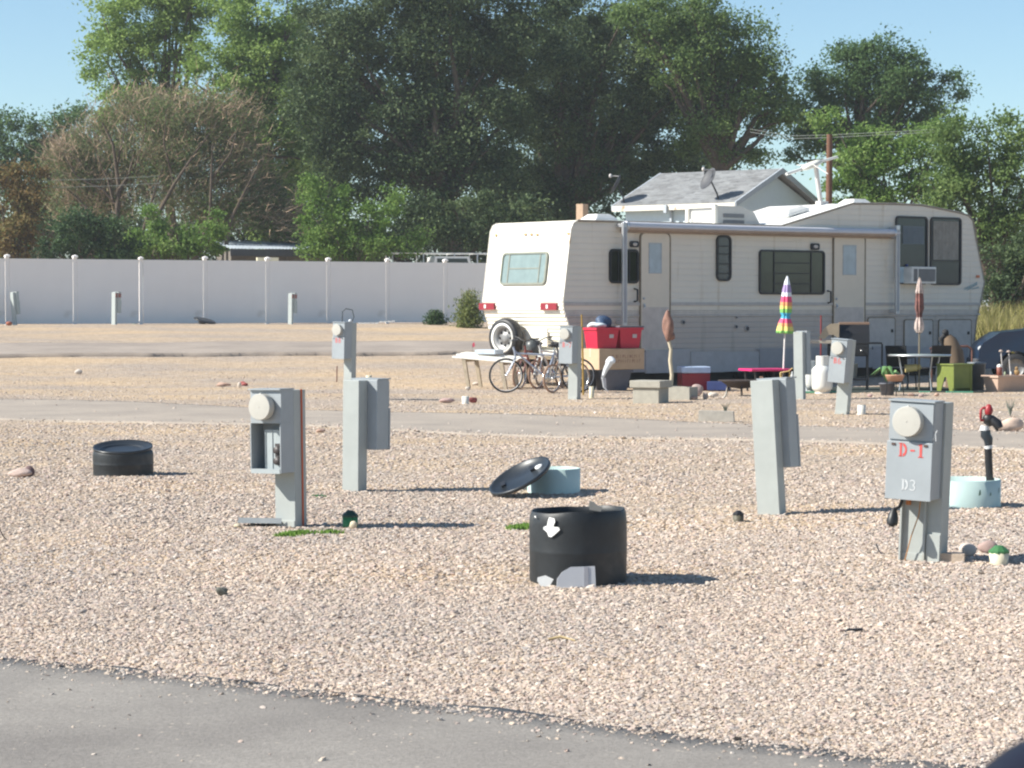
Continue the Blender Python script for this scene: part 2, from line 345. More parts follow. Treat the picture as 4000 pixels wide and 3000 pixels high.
# ------------------------------------------------------------------ trees
def leaves(name, pos, size, m, parent, tint, aspect=.55, up=.35, jit=.4):
    N_ = len(pos); nrm = rng.normal(0, 1, (N_, 3)); nrm[:, 2] += up*2; nrm /= np.linalg.norm(nrm, axis=1)[:, None]
    a = rng.normal(0, 1, (N_, 3)); a -= nrm*(a*nrm).sum(1)[:, None]; a /= np.linalg.norm(a, axis=1)[:, None]; b_ = np.cross(nrm, a)
    s = (size*rng.uniform(1-jit, 1+jit, N_))[:, None]
    v = np.stack([pos-a*s, pos-b_*s*aspect, pos+a*s, pos+b_*s*aspect], 1).reshape(-1, 3)
    me = bpy.data.meshes.new(name); me.vertices.add(N_*4); me.vertices.foreach_set('co', v.ravel().astype('f'))
    me.loops.add(N_*4); me.loops.foreach_set('vertex_index', np.arange(N_*4, dtype='i'))
    me.polygons.add(N_); me.polygons.foreach_set('loop_start', np.arange(0, N_*4, 4, dtype='i')); me.polygons.foreach_set('loop_total', np.full(N_, 4, 'i'))
    t = me.attributes.new('tint', 'FLOAT', 'FACE'); t.data.foreach_set('value', tint.astype('f'))
    me.materials.append(m); me.update(calc_edges=True)
    o = bpy.data.objects.new(name, me); COL.objects.link(o)
    if parent: o.parent = parent
    return o
def crown_points(lobes, d, dens, clump=.55, per=150, squash=1, fill=.25):
    P = []; T = []; C = []
    for lb in lobes:
        x, y, rx, ry = lb[:4]; dd = d + (lb[4] if len(lb) > 4 else 0)
        c = np.array(at(x, y, dd)); rx = px(rx, dd); ry = px(ry, dd); rd = min(max(rx, ry)*.8, 3.2)
        n = max(3, int(math.pi*rx*ry*dens/per))
        u = rng.normal(0, 1, (n, 3)); u /= np.linalg.norm(u, axis=1)[:, None]
        r = np.where(rng.random(n) < fill, rng.random(n)**.5*.8, rng.uniform(.72, 1.0, n))
        u *= r[:, None]; cc = c + u*np.array([rx, rd, ry])
        C.append(cc)
        for q in cc:
            k = int(per*rng.uniform(.4, 1.6)); cr = clump*rng.uniform(.5, 1.35)
            o = rng.normal(0, 1, (k, 3))*cr*np.array([.62, .62, .42*squash])
            # sprays droop towards the outside
            P.append(q+o); T.append(np.clip(rng.normal(rng.uniform(.25, .75), .17, k), 0, 1))
    return np.concatenate(P), np.concatenate(T), np.concatenate(C)
BARK = mat('bark', (.10, .075, .055), .95, var=.35, vscale=9, bump=.6, bscale=25)
BARKP = mat('pale_bark', (.30, .25, .19), .95, var=.3, vscale=9)
def limbs(m, base, tips, r0, rng_, bend=.25):
    for t in tips:
        t = Vector(t); b = Vector(base); mid = b.lerp(t, .5)+Vector(rng_.normal(0, bend, 3)); mid.z += .1*(t-b).length
        q = b.lerp(mid, .5)+Vector(rng_.normal(0, bend*.4, 3)); w = mid.lerp(t, .5)+Vector(rng_.normal(0, bend*.5, 3))
        m.tube([b, q, mid, w, t], [r0, r0*.75, r0*.5, r0*.28, r0*.08], 6)
def tree(name, label, cat, lobes, d, lm, size=.12, dens=420, trunk=None, group=None, fork=None, r0=.28, bark=None, n_l=26, **kw):
    asp = kw.pop('aspect', .55); up = kw.pop('up', .35)
    size *= .70; kw['per'] = int(kw.get('per', 150)*1.55)
    P, T, C = crown_points(lobes, d, dens*1.75, **kw)
    tx = trunk[0] if trunk else float(np.mean([l_[0] for l_ in lobes]))
    b0 = at(tx, 1200, d); base = Vector((b0.x, d, float(gh(b0.x, d))-.1))
    t = thing(name, label, cat, base, 0, group); inv = np.array(base)
    tk = MB(); cz = float(C[:, 2].mean()); fz = base.z + (cz-base.z)*(.45 if fork is None else fork)
    lean = Vector((float(C[:, 0].mean()), float(C[:, 1].mean()), fz))
    top = base.lerp(lean, .35); top.z = fz; top -= base
    tk.tube([(0, 0, -.2), (.03, 0, .2), top*.5+Vector((.08, .05, 0)), top], [r0*1.35, r0, r0*.85, r0*.7], 10)
    idx = rng.choice(len(C), min(n_l, len(C)), replace=False)
    limbs(tk, top, [C[i]-inv for i in idx], r0*.5, rng)
    obj('trunk', tk, bark or BARK, t)
    leaves('crown', P-inv, size, lm, t, T, asp, up)
    return t
LM_pop = leafmat('cottonwood_leaf', (.13, .21, .05), (.23, .34, .09), (.36, .47, .17), .55)
LM_elm = leafmat('elm_leaf', (.032, .056, .026), (.078, .12, .05), (.17, .22, .095), .32)
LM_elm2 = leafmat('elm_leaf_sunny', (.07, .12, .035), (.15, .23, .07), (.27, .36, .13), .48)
LM_mid = leafmat('mid_leaf', (.055, .105, .045), (.11, .19, .07), (.18, .27, .11), .48)
LM_olive = leafmat('olive_leaf', (.085, .10, .06), (.17, .195, .11), (.28, .30, .18), .45)
LM_brite = leafmat('bright_leaf', (.075, .14, .03), (.16, .27, .06), (.28, .38, .12), .48)
LM_dark = leafmat('juniper_leaf', (.022, .042, .02), (.05, .095, .038), (.11, .18, .07), .35)
LM_rust = leafmat('rusty_leaf', (.13, .09, .035), (.22, .15, .06), (.17, .19, .07), .4)
LM_tam = leafmat('dry_twig_leaf', (.24, .18, .13), (.17, .20, .095), (.16, .27, .08), .45)
LM_weed = leafmat('weed_leaf', (.15, .15, .04), (.30, .28, .09), (.42, .36, .17), .35)
tree('cottonwood_tree', 'tall light green cottonwood with open airy crown, left of the dark elms', 'tree',
     [(520, 60, 170, 150), (420, 250, 105, 150), (640, 160, 170, 170), (560, 390, 170, 120), (440, 420, 70, 100), (420, 120, 60, 90), (650, 0, 200, 120), (800, -70, 190, 120), (380, 200, 40, 60)],
     112, LM_pop, .115, 330, (690,), r0=.3, clump=.5, per=110, fill=.35)
tree('cottonwood_tree', 'light green cottonwood with its dark trunk showing beside the brown thicket', 'tree',
     [(900, 130, 150, 180), (950, 380, 130, 180), (1010, 580, 110, 170), (830, 300, 120, 120), (1100, 260, 130, 200), (1060, 40, 150, 150), (1150, 480, 90, 140), (1130, 720, 80, 110), (900,560,80,110), (1000, 250, 120, 200), (1050, 880, 120, 100), (1180, 620, 90, 160), (1190, 330, 90, 160)],
     110, LM_pop, .11, 300, (1060,), r0=.36, clump=.5, per=110, fill=.35, fork=.75)
tree('elm_tree', 'huge dark green elm filling the middle of the background behind the fence', 'tree',
     [(1330, 150, 190, 210), (1260, 420, 130, 200), (1560, 100, 240, 200), (1820, 130, 250, 230), (1500, 400, 250, 210), (1800, 460, 270, 230), (2060, 180, 200, 220), (1330, 650, 160, 150), (1620, 700, 220, 150), (1900, 690, 170, 120), (1700, -40, 300, 120), (1650,560,200,150)],
     104, LM_elm, .105, 430, (1790,), r0=.55, clump=.62, per=150, fork=.5, n_l=40)
tree('elm_tree', 'dark elm with sunny top and shadowed base directly behind the grey roof', 'tree',
     [(2330, 120, 210, 190), (2100, 520, 200, 170), (2360, 400, 230, 220), (2330, 660, 190, 120), (2080, 740, 150, 110), (2560, 620, 190, 130), (2150, 330, 170, 150), (2600, 420, 170, 200), (2200,820,250,70)],
     108, LM_elm, .105, 430, (2170,), r0=.5, clump=.62, per=150, fork=.5, n_l=36)
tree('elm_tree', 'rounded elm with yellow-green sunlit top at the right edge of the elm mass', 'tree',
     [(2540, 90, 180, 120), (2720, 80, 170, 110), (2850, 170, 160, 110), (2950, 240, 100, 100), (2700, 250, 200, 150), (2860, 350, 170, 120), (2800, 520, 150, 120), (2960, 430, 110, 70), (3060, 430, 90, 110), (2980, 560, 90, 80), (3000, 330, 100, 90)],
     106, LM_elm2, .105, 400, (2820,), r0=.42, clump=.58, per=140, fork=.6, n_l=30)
tree('elm_tree', 'separate spreading tree standing against the sky at the right', 'tree',
     [(3280, 270, 110, 90), (3420, 230, 120, 90), (3560, 270, 110, 80), (3690, 320, 80, 50), (3250, 370, 100, 100), (3400, 370, 150, 110), (3560, 400, 130, 90), (3760, 350, 40, 40), (3160, 300, 35, 50), (3240, 520, 90, 90), (3150, 560, 80, 100), (3400, 520, 150, 90), (3180, 430, 90, 110), (3330, 200, 90, 50), (3480, 330, 160, 100), (3620, 470, 120, 80)],
     108, LM_mid, .105, 420, (3330,), r0=.34, clump=.48, per=110, fork=.6, n_l=40, fill=.35)
tree('distant_tree', 'dark blue-green tree row far left below the open sky', 'tree',
     [(40, 530, 110, 90), (180, 520, 80, 70), (320, 500, 110, 90), (60, 640, 130, 90), (210, 620, 100, 90), (330, 640, 110, 110), (-80, 600, 100, 120), (260, 780, 130, 110), (120, 800, 130, 120)],
     124, LM_mid, .12, 360, (160,), r0=.3, clump=.6, per=130, fork=.4)
tree('bush', 'tall rust and olive coloured shrub at the far left edge behind the fence', 'shrub',
     [(30, 700, 90, 90), (60, 820, 90, 110), (20, 940, 110, 90), (130, 720, 60, 80), (120, 900, 60, 90)], 96, LM_rust, .10, 420, (50,), r0=.1, clump=.4, per=100, fork=.3)
tree('bush', 'dense dark green shrub hanging over the top of the white fence', 'shrub',
     [(310, 930, 120, 85), (430, 930, 90, 100), (360, 880, 110, 60), (230, 960, 70, 60), (490, 985, 60, 45)], 90, LM_dark, .085, 700, (380,), r0=.1, clump=.38, per=130, fork=.3)
tree('bush', 'bright green upright shrub between the dark shrub and the grey shed roof', 'shrub',
     [(590, 930, 90, 80), (700, 950, 100, 60), (800, 940, 90, 70), (600, 850, 40, 50), (850, 880, 40, 50), (530, 980, 60, 40)], 92, LM_brite, .09, 560, (690,), r0=.08, clump=.36, per=100, fork=.3, up=0)
tree('bush', 'bright green shrub with upright shoots in front of the elm trunks', 'shrub',
     [(1240, 900, 70, 100), (1200, 800, 40, 80), (1330, 880, 80, 100), (1340, 780, 45, 60), (1480, 880, 90, 110), (1540, 790, 50, 60), (1430, 960, 110, 55), (1290, 970, 90, 50), (1590, 940, 60, 60), (1220, 720, 25, 60)], 94, LM_brite, .09, 520, (1380,), r0=.08, clump=.36, per=100, fork=.3, up=0)
tree('bush', 'grey-green shrubby undergrowth beneath the dark elms just beyond the fence', 'shrub',
     [(1700, 900, 130, 120), (1850, 850, 130, 110), (1960, 920, 120, 90), (1640, 800, 90, 90), (1100, 900, 90, 110), (1060, 780, 70, 90), (2050, 850, 90, 70)], 99, LM_elm, .10, 420, (1750,), r0=.1, clump=.45, per=120, fork=.3)
tree('bush', 'big green shrub rising behind the trailer roof beside the rusty utility pole', 'shrub',
     [(3380, 600, 130, 110), (3500, 680, 150, 110), (3330, 720, 100, 80), (3600, 560, 120, 100), (3450, 760, 130, 60), (3640, 700, 110, 90), (3270, 800, 60, 50), (3240, 470, 60, 60)], 88, LM_brite, .10, 470, (3500,), r0=.15, clump=.45, per=120, fork=.4)
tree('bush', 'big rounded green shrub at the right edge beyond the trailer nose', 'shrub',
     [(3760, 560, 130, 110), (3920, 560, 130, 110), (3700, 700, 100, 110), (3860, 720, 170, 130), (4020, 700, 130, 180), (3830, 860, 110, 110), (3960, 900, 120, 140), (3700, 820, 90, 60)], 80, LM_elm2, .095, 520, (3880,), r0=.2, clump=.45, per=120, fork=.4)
tree('bush', 'dark leafy shrub low behind the nose of the trailer at the right edge', 'shrub',
     [(3900, 1040, 70, 90), (3980, 1080, 90, 100), (3880, 1150, 50, 70), (4030, 1000, 70, 120), (3960,1180,80,40)], 74, LM_elm, .085, 560, (3925,), r0=.13, clump=.4, per=120, fork=.35)
# far foliage closing the low gaps: one mass
P, T, C = crown_points([(x, 930+30*math.sin(x), 190, 110) for x in range(-200, 4300, 190)] + [(x, 1090+25*math.cos(x), 190, 90) for x in range(1800, 4500, 190)] + [(x, y, 150, 110) for x in range(1250, 2900, 210) for y in (160, 420, 660)] + [(x, y, 120, 90) for x in (1150, 1250) for y in (350, 550, 750)], 132, 330, clump=.7, per=150)
n0 = len(P)
P2, T2, C = crown_points([(x, y, 800, 500) for x in range(9500, 18500, 900) for y in (600, 1000, -100)], 38, 110, clump=.7, per=150)
P = np.concatenate([P, P2]); T = np.concatenate([T, T2])
o = leaves('far_woodland', P, .13, LM_elm, None, T); o['kind'] = 'stuff'

# brown, thin-leaved thicket: bare stems fanning upward, a haze of twigs and few leaves
def thicket(label, stems, lobes, d, seed, nt):
    rg = np.random.default_rng(seed)
    b0 = at(stems[0][0][0][0], 1200, d); base = Vector((b0.x, d, float(gh(b0.x, d))))
    t = thing('tamarisk_thicket', label, 'shrub', base, 0, 'brown half bare thickets behind the fence'); m = MB()
    for path, r in stems:
        p = [at(x, y, d-1.7+rg.normal(0, .2))-base for x, y in path]
        m.tube(p, [r*(1-.8*i/(len(p)-1)) for i in range(len(p))], 7)
    obj('trunk', m, BARK, t)
    P, T, C = crown_points(lobes, d, 1350, clump=.62, per=150, fill=.5)
    # twigs: slender upward-fanning quads
    vs = []; fs = []; mi = []
    for i in range(nt):
        lb = lobes[rg.integers(len(lobes))]; c = at(lb[0], lb[1], d)-base; rx, ry = px(lb[2], d), px(lb[3], d)
        u = rg.normal(0, .5, 3); q = Vector((c.x+u[0]*rx, c.y+u[1]*1.6, c.z+u[2]*ry))
        root = at(stems[0][0][0][0], 1000, d)-base; dirv = (q-root).normalized(); dirv = Vector((dirv.x*.8+rg.normal(0, .5), rg.normal(0, .45), abs(dirv.z)*.8+rg.normal(0, .3))).normalized()
        L = rg.uniform(.25, .8); w = dirv.cross(Vector((rg.normal(), rg.normal(), rg.normal()))).normalized()*rg.uniform(.006, .014); e_ = q+dirv*L
        mid = q+dirv*L*.5+Vector(rg.normal(0, .04, 3)); w2 = dirv.cross(w).normalized()*w.length
        k = len(vs); vs += [q-w, q+w, q+w2*1.6, mid-w*.8, mid+w*.8, mid+w2, e_]
        fs += [(k, k+1, k+4, k+3), (k+1, k+2, k+5, k+4), (k+2, k, k+3, k+5), (k+3, k+4, k+6), (k+4, k+5, k+6), (k+5, k+3, k+6)]
    m2 = MB().add(vs, fs); obj('twigs', m2, mat('dry_twig', (.38, .275, .19), .9, var=.4, vscale=2), t)['kind'] = 'stuff'
    leaves('crown', P-np.array(base), .055, LM_tam, t, T, .4, 0)
thicket('brown half bare thicket with forked dark stem, left of the light green cottonwoods',
        [([(455, 1150), (455, 860), (465, 740), (455, 660), (440, 560), (400, 480)], .14), ([(465, 740), (500, 690), (520, 620), (525, 520)], .07), ([(455, 800), (400, 740), (300, 690), (250, 610)], .07),
         ([(440, 780), (420, 700), (395, 650), (370, 570)], .05), ([(465, 760), (540, 620), (570, 500), (560, 420)], .06), ([(455, 660), (475, 560), (500, 450)], .05), ([(350, 830), (300, 770), (250, 730)], .06)],
        [(560, 430, 150, 80), (430, 540, 160, 110), (330, 660, 120, 110), (480, 680, 150, 120), (300, 800, 110, 90), (430, 800, 120, 80), (250, 600, 60, 70)], 99, 3, 3200)
thicket('wide brown half bare thicket with leaning stems before the second cottonwood trunk',
        [([(600, 1150), (610, 850), (680, 720), (760, 600), (820, 520)], .11), ([(700, 1150), (820, 860), (825, 700), (830, 560)], .1), ([(850, 1150), (900, 860), (960, 740), (1020, 620)], .1),
         ([(680, 720), (640, 560), (650, 430)], .06), ([(825, 700), (900, 600), (930, 500)], .06), ([(560, 900), (600, 760), (640, 640)], .07)],
        [(720, 450, 170, 100), (880, 470, 140, 110), (650, 590, 170, 110), (830, 600, 180, 120), (950, 640, 110, 130), (700, 760, 180, 120), (880, 800, 170, 130), (1020, 800, 110, 130), (1130,860,90,90)], 98, 5, 4600)

# ------------------------------------------------------------------ air: one closed box of thin even haze
hz = MB().box(-3150, 3150, -450, 3700, -1.2, 21); hzo = obj('haze', hz, []); hzo['kind'] = 'stuff'
hm = bpy.data.materials.new('haze_air'); hm.use_nodes = True; hm.node_tree.nodes.clear()
ho = hm.node_tree.nodes.new('ShaderNodeOutputMaterial'); hv = hm.node_tree.nodes.new('ShaderNodeVolumePrincipled')
hv.inputs['Color'].default_value = (.93, .97, 1, 1); hv.inputs['Density'].default_value = .00048; hv.inputs['Anisotropy'].default_value = .3
hm.node_tree.links.new(hv.outputs[0], ho.inputs['Volume']); hzo.data.materials.append(hm)

# small dark bits of bark, seed and litter strewn over the gravel: countless
V = []; Fc = []
for k in range(420):
    y = 9+26*random.random()**1.4; x = random.uniform(-1, 1)*(y*.215); z = float(gh(x, y))+.008; a = random.uniform(0, 6.28); L_ = random.uniform(.008, .026); w_ = L_*random.uniform(.2, .5); c, s_ = math.cos(a), math.sin(a); b0 = len(V)
    V += [(x-c*L_, y-s_*L_, z), (x+s_*w_, y-c*w_, z+.004), (x+c*L_, y+s_*L_, z+random.uniform(0, .012)), (x-s_*w_, y+c*w_, z+.006)]; Fc += [(b0, b0+1, b0+2, b0+3)]
struct(obj('ground_litter', MB().add(V, Fc), mat('litter_brown', (.10, .075, .055), .9, var=.5, vscale=3)), 'stuff')
# ------------------------------------------------------------------ white vinyl fence
mat('white_paint', (.75, .74, .70), .5)
VIN = mat('white_vinyl', (.90, .85, .81), .5, var=.02, stains=((.70, .64, .58), .8, .68), vscale=1.5)
f0 = Vector((px(30-2000, 79.4), 79.4)); f1 = Vector((px(1850-2000, 87.8), 87.8)); fd = (f1-f0).normalized(); fa = math.atan2(fd.y, fd.x)
posts = [-.0]+[0]*0
step = (f1-f0).length/7.5
fen = thing('vinyl_fence', 'long white vinyl privacy fence with pyramid capped posts below the trees', 'fence', (f0.x, f0.y, 1.0), fa)
FH = 2.16
pm = MB().box(-.065, .065, -.0125, .065, -.15, FH+.03)
cm = MB().add([(-.08, -.08, 0), (.08, -.08, 0), (.08, .08, 0), (-.08, .08, 0), (-.08, -.08, .05), (.08, -.08, .05), (.08, .08, .05), (-.08, .08, .05), (0, 0, .095)],
              [(0, 1, 5, 4), (1, 2, 6, 5), (2, 3, 7, 6), (3, 0, 4, 7), (4, 5, 8), (5, 6, 8), (6, 7, 8), (7, 4, 8), (3, 2, 1, 0)])
sl_ = MB()
pw = (step-.15)/8
for k in range(8):
    x = .075+k*pw; sl_.box(x, x+pw-.0006, -.011, .011, .1, FH-.1)
rl = MB().box(.07, step-.07, -.016, .022, FH-.1, FH-.02); rl2 = MB().box(.07, step-.07, -.016, .022, .02, .1)
P0 = C0_ = S0 = R0 = None
for i in range(-3, 10):
    x = i*step
    if P0 is None: P0 = obj('post', pm, VIN, fen, (x, 0, 0)); C0_ = obj('post_cap', cm, VIN, P0, (0, 0, FH+.03)); S0 = obj('panel', sl_, VIN, fen, (x, 0, 0)); R0 = obj('top_rail', rl, VIN, fen, (x, 0, 0)); R1 = obj('bottom_rail', rl2, VIN, fen, (x, 0, 0)); continue
    p = P0.copy(); COL.objects.link(p); p.location.x = x
    c = C0_.copy(); COL.objects.link(c); c.parent = p
    if i == 2: p.scale = (.9, .9, .985)
    if i < 9:
        for q in (S0, R0, R1):
            e_ = q.copy(); COL.objects.link(e_); e_.location.x = x
# cream board lying on top of the fence
p = at(1045, 1012, 84.3); o = obj('plank', MB().box(-.4, .4, -.04, .04, -.06, .06), mat('cream_board', (.72, .66, .48), .6), None, (p.x, p.y, 1.0+FH+.045), fa)
tag(o, 'short cream board lying on top of the fence beside a post cap', 'board')

# ------------------------------------------------------------------ things beyond the fence
# grey shed roof
p = at(1090, 982, 97)
sh = thing('shed', 'low shed with pale corrugated metal roof and dark fascia behind the fence', 'shed', (p.x, p.y, 1.0), R(20))
roofm = mat('galvanised_roof', (.46, .52, .57), .45, .3, var=.1)
zt = p.z-1.0
m = MB(); n_ = 34; wv = 4.6
vs = []
for i in range(n_*2+1):
    x = -2.3+wv*i/(n_*2)
    for yy, zz in ((-1.4, zt+.05), (1.6, zt+.42)): vs.append((x, yy, zz+(.03 if i % 2 else 0)))
m.add(vs, [(i*2, i*2+2, i*2+3, i*2+1) for i in range(n_*2)])
obj('roof', m, roofm, sh)
obj('fascia', MB().box(-2.3, 2.3, -1.45, -1.38, zt-.22, zt+.04), mat('dark_fascia', (.07, .075, .085), .7), sh)
obj('wall', MB().box(-2.2, 2.2, -1.1, 1.4, -.1, zt-.03), mat('shed_wall', (.16, .14, .12), .9), sh)
for x in (-2.4, 0, 2.4): obj('post', MB().box(x-.05, x+.05, -1.3, -1.2, -.1, zt-.03), mat('shed_wall', 0), sh)
# white pickup with roof rack partly hidden by fence
p = at(1740, 1020, 95)
tr = thing('pickup_truck', 'white pickup roof with metal ladder rack showing over the fence', 'truck', (p.x, p.y, 1.0), R(12))
wp = mat('white_car_paint', (.78, .78, .76), .3, var=.03); gl = mat('dark_glass', (.02, .03, .035), .08, var=.1, spec=.5)
h = at(1740, 1003, 95).z-1.0
b_ = MB().prism([(-2.4, .45), (2.3, .45), (2.35, 1.0), (1.3, 1.12), (.75, h), (-.55, h), (-.8, 1.12), (-2.4, 1.12)], 'y', -.85, .85); obj('body', b_, wp, tr, bevel=.05)
obj('side_window', MB().prism([(-.5, 1.2), (1.05, 1.2), (.68, h-.08), (-.48, h-.08)], 'y', -.865, -.855), gl, tr)
for x in (-1.5, 1.5):
    w_ = obj('wheel', MB().lathe([(.0, -.11), (.36, -.11), (.38, 0), (.36, .11), (0, .11)], 24, M=Matrix.Translation((x, -.78, .36)) @ Matrix.Rotation(math.pi/2, 4, 'X')), mat('tyre_rubber', (.025, .025, .027), .8), tr)
rk = MB()
for x in (-2.2, -1, .2, 1.1):
    rk.tube([(x, -.8, 1.1), (x, -.8, h+.12), (x, .8, h+.12), (x, .8, 1.1)], .022, 6)
for y in (-.8, .8): rk.tube([(-2.3, y, h+.12), (2.0, y, h+.12)], .022, 6)
obj('ladder_rack', rk, mat('white_paint', 0), tr)
# utility pole and wires
p = at(3237, 900, 84)
up_ = thing('utility_pole', 'rusty brown utility pole rising behind the trailer front', 'pole', (p.x, 84, .9))
obj('post', MB().tube([(0, 0, -.3), (0, 0, 3), (.02, 0, at(3237, 525, 84).z-.9)], [.13, .12, .1], 12), mat('rusty_wood', (.15, .07, .042), .85, var=.25, vscale=4), up_)
wm = mat('grey_wire', (.22, .24, .22), .6)
def wire(label, pts, sag=.14):
    m = MB(); P_ = []
    for a, b2 in zip(pts[:-1], pts[1:]): P_ += [a, a.lerp(b2, .5)-Vector((0, 0, sag))]
    o = obj('power_line', m.tube(P_+[pts[-1]], .009, 5), wm); tag(o, label, 'cable'); return o
for k, (ya, yb, w_) in enumerate(((482, 512, 'upper'), (492, 524, 'lower'))):
    wire('thin grey %s power line crossing the trees beside the rusty utility pole' % w_, [at(4300, ya-42, 80), at(3240, ya+45, 84), at(2930, yb-8, 86)])
for y, w_ in ((702, 'upper'), (730, 'lower')): wire('thin grey %s wire in front of the brown thicket at far left' % w_, [at(-200, y-2, 97), at(200, y+2, 96.5), at(620, y-14, 96)], .03)

# ------------------------------------------------------------------ small house with grey shingle roof
E1 = at(2870, 790, 85); E0 = at(2395, 805, 85*(1190-790)/(1190-805)); ez = E1.z; E0.z = ez
ax = (E1-E0); LH = ax.length; ax.normalize(); ha = math.atan2(ax.y, ax.x)
gz = .9; WH = 5.9; rise = at(3060, 660, 87.5).z-ez
hs = thing('small_house', 'small pale house with grey shingle gable roof behind the trailer', 'house', (E0.x, E0.y, gz), ha)
ez -= gz
wallm = mat('pale_siding', (.62, .71, .75), .6, var=.04)
ov = .3; W0 = .35; W1 = WH-.35
body = MB().prism([(W0, -.3), (W1, -.3), (W1, ez+.02), (WH/2, ez+rise-.24), (W0, ez+.02)], 'x', ov, LH-ov)
obj('wall', body, wallm, hs)
# clapboards on the long wall and gable: one stuff part of thin boards
cb = MB(); z = 0
while z < ez-.05:
    cb.add([(ov, W0-.014, z), (LH-ov, W0-.014, z), (LH-ov, W0-.003, z+.17), (ov, W0-.003, z+.17), (ov, W0-.001, z), (LH-ov, W0-.001, z)], [(0, 1, 2, 3), (4, 5, 1, 0)]); z += .17
z = 0
while z < ez+rise-.45:
    t = max(0, (z+.17-ez)/(rise-.26)) if z+.17 > ez else 0; y0 = W0+t*(WH/2-W0); y1 = W1-t*(W1-WH/2)
    X = LH-ov
    cb.add([(X+.014, y0, z), (X+.014, y1, z), (X+.003, y1, z+.17), (X+.003, y0, z+.17), (X+.001, y0, z), (X+.001, y1, z)], [(0, 1, 2, 3), (4, 5, 1, 0)]); z += .17
obj('clapboards', cb, wallm, hs)['kind'] = 'stuff'
shm = mat('roof_shingle_grey', (.27, .275, .28), .95, var=.22, vscale=2.2, bump=.3, bscale=30)
rf = MB()
for s_ in (0, 1):
    ya, yb = (0, WH/2) if s_ == 0 else (WH, WH/2)
    rf.add([(0, ya, ez), (LH, ya, ez), (LH, yb, ez+rise), (0, yb, ez+rise), (0, ya, ez-.06), (LH, ya, ez-.06), (LH, yb, ez+rise-.1), (0, yb, ez+rise-.1)],
           [(0, 1, 2, 3), (7, 6, 5, 4), (0, 4, 5, 1), (1, 5, 6, 2), (3, 7, 4, 0)])
roof = obj('roof', rf, shm, hs)
sg = MB(); sgr = random.Random(4); sl2 = math.hypot(WH/2, rise); rows = int(sl2/.16)
nrm = Vector((0, -rise, WH/2)).normalized()
for r_ in range(rows):
    t0 = r_/rows; t1 = min(1, (r_+1.15)/rows); x = -(r_ % 2)*.16
    while x < LH:
        x1 = min(LH, x+.32); xa = max(0, x+.006)
        if x1 > xa:
            h0 = .026+sgr.random()*.012
            def pt(xx, t, hh): q = Vector((xx, WH/2*t, ez+rise*t))+nrm*hh; return q
            sg.add([pt(xa, t0, h0), pt(x1, t0, h0), pt(x1, t1, .008), pt(xa, t1, .008), pt(xa, t0, .001), pt(x1, t0, .001)], [(0, 1, 2, 3), (4, 5, 1, 0), (4, 0, 3), (1, 5, 2)], sgr.choice((0, 0, 1)))
        x += .32
s_ = obj('shingles', sg, [shm, mat('roof_shingle_dark', (.22, .222, .226), .95, var=.2, vscale=3)], roof); s_['kind'] = 'stuff'
trim = mat('cream_trim', (.72, .68, .60), .6, stains=((.35, .25, .15), 3, .62))
obj('fascia', MB().box(-.02, LH+.02, -.04, -.003, ez-.2, ez-.01), trim, hs)
for X in (0, LH):
    m = MB()
    for y0, y1 in ((-.02, WH/2), (WH+.02, WH/2)):
        m.prism([(y0, ez-.16), (y1, ez+rise-.17), (y1, ez+rise+.03), (y0, ez+.02)], 'x', X-.03+(.035 if X else -.035), X+.03+(.035 if X else -.035))
    obj('bargeboard', m, mat('grey_trim', (.42, .46, .50), .6), hs)
obj('downspout', MB().box(LH*.45-.04, LH*.45+.04, W0-.12, W0-.03, 0, ez-.2).box(LH*.45-.06, LH*.45+.06, -.12, -.045, ez-.3, ez-.02), mat('grey_trim', 0), hs)
for xx in (.78,):
    w_ = obj('window', MB().ring([(xx-.24, 3.2), (xx+.24, 3.2), (xx+.24, 3.65), (xx-.24, 3.65)], [(xx-.19, 3.25), (xx+.19, 3.25), (xx+.19, 3.6), (xx-.19, 3.6)], 'y', W0-.05, W0-.016), mat('white_paint', 0), hs)
    obj('pane', MB().box(xx-.19, xx-.02, W0-.035, W0-.018, 3.25, 3.6), gl, w_); obj('pane', MB().box(xx+.02, xx+.19, W0-.035, W0-.018, 3.25, 3.6), gl, w_)
vent = obj('roof_vent_pipe', MB().tube([(LH*.42, WH/2-.35, ez+rise-.4), (LH*.42, WH/2-.35, ez+rise+.02)], .05, 8), mat('black_iron', (.03, .03, .032), .5), hs)
def dish(label, x, y, base, rad, yaw, rz_):
    t = thing('satellite_dish', label, 'satellite dish', base, 0)
    dm = mat('grey_dish', (.055, .057, .065), .6)
    top = Vector((x, y, rad*1.75)); M = Matrix.Translation(top) @ Matrix.Rotation(yaw, 4, 'Z') @ Matrix.Rotation(R(62), 4, 'Y')
    obj('reflector', MB().lathe([(.001, .05), (rad*.5, .06), (rad*.85, .1), (rad, .14), (rad*1.02, .13), (rad*.85, .085), (rad*.5, .04), (.001, .03)], 28, M=M, sx=1.1), dm, t)
    obj('mast', MB().tube([(0, 0, -.05), (x*.2, y*.2, .2), top], [.03, .03, .025], 8), mat('black_iron', 0), t)
    o2 = M @ Vector((-rad*.9, 0, .1)); e2_ = M @ Vector((-rad*.5, 0, rad*1.15))
    obj('feed_arm', MB().tube([o2, e2_], .02, 6).blob(e2_, .06, .05, .08, 3, 0), mat('pale_grey_plastic', (.55, .52, .50), .5), t)
    return t
HM = Matrix.Translation(hs.location) @ Matrix.Rotation(ha, 4, 'Z')
q = HM @ Vector((LH*.83, .32, ez+.13)); dish('dark satellite dish on bent mast low on the right of the shingle roof', -.28, -.05, q, .38, math.pi+.45, 0)
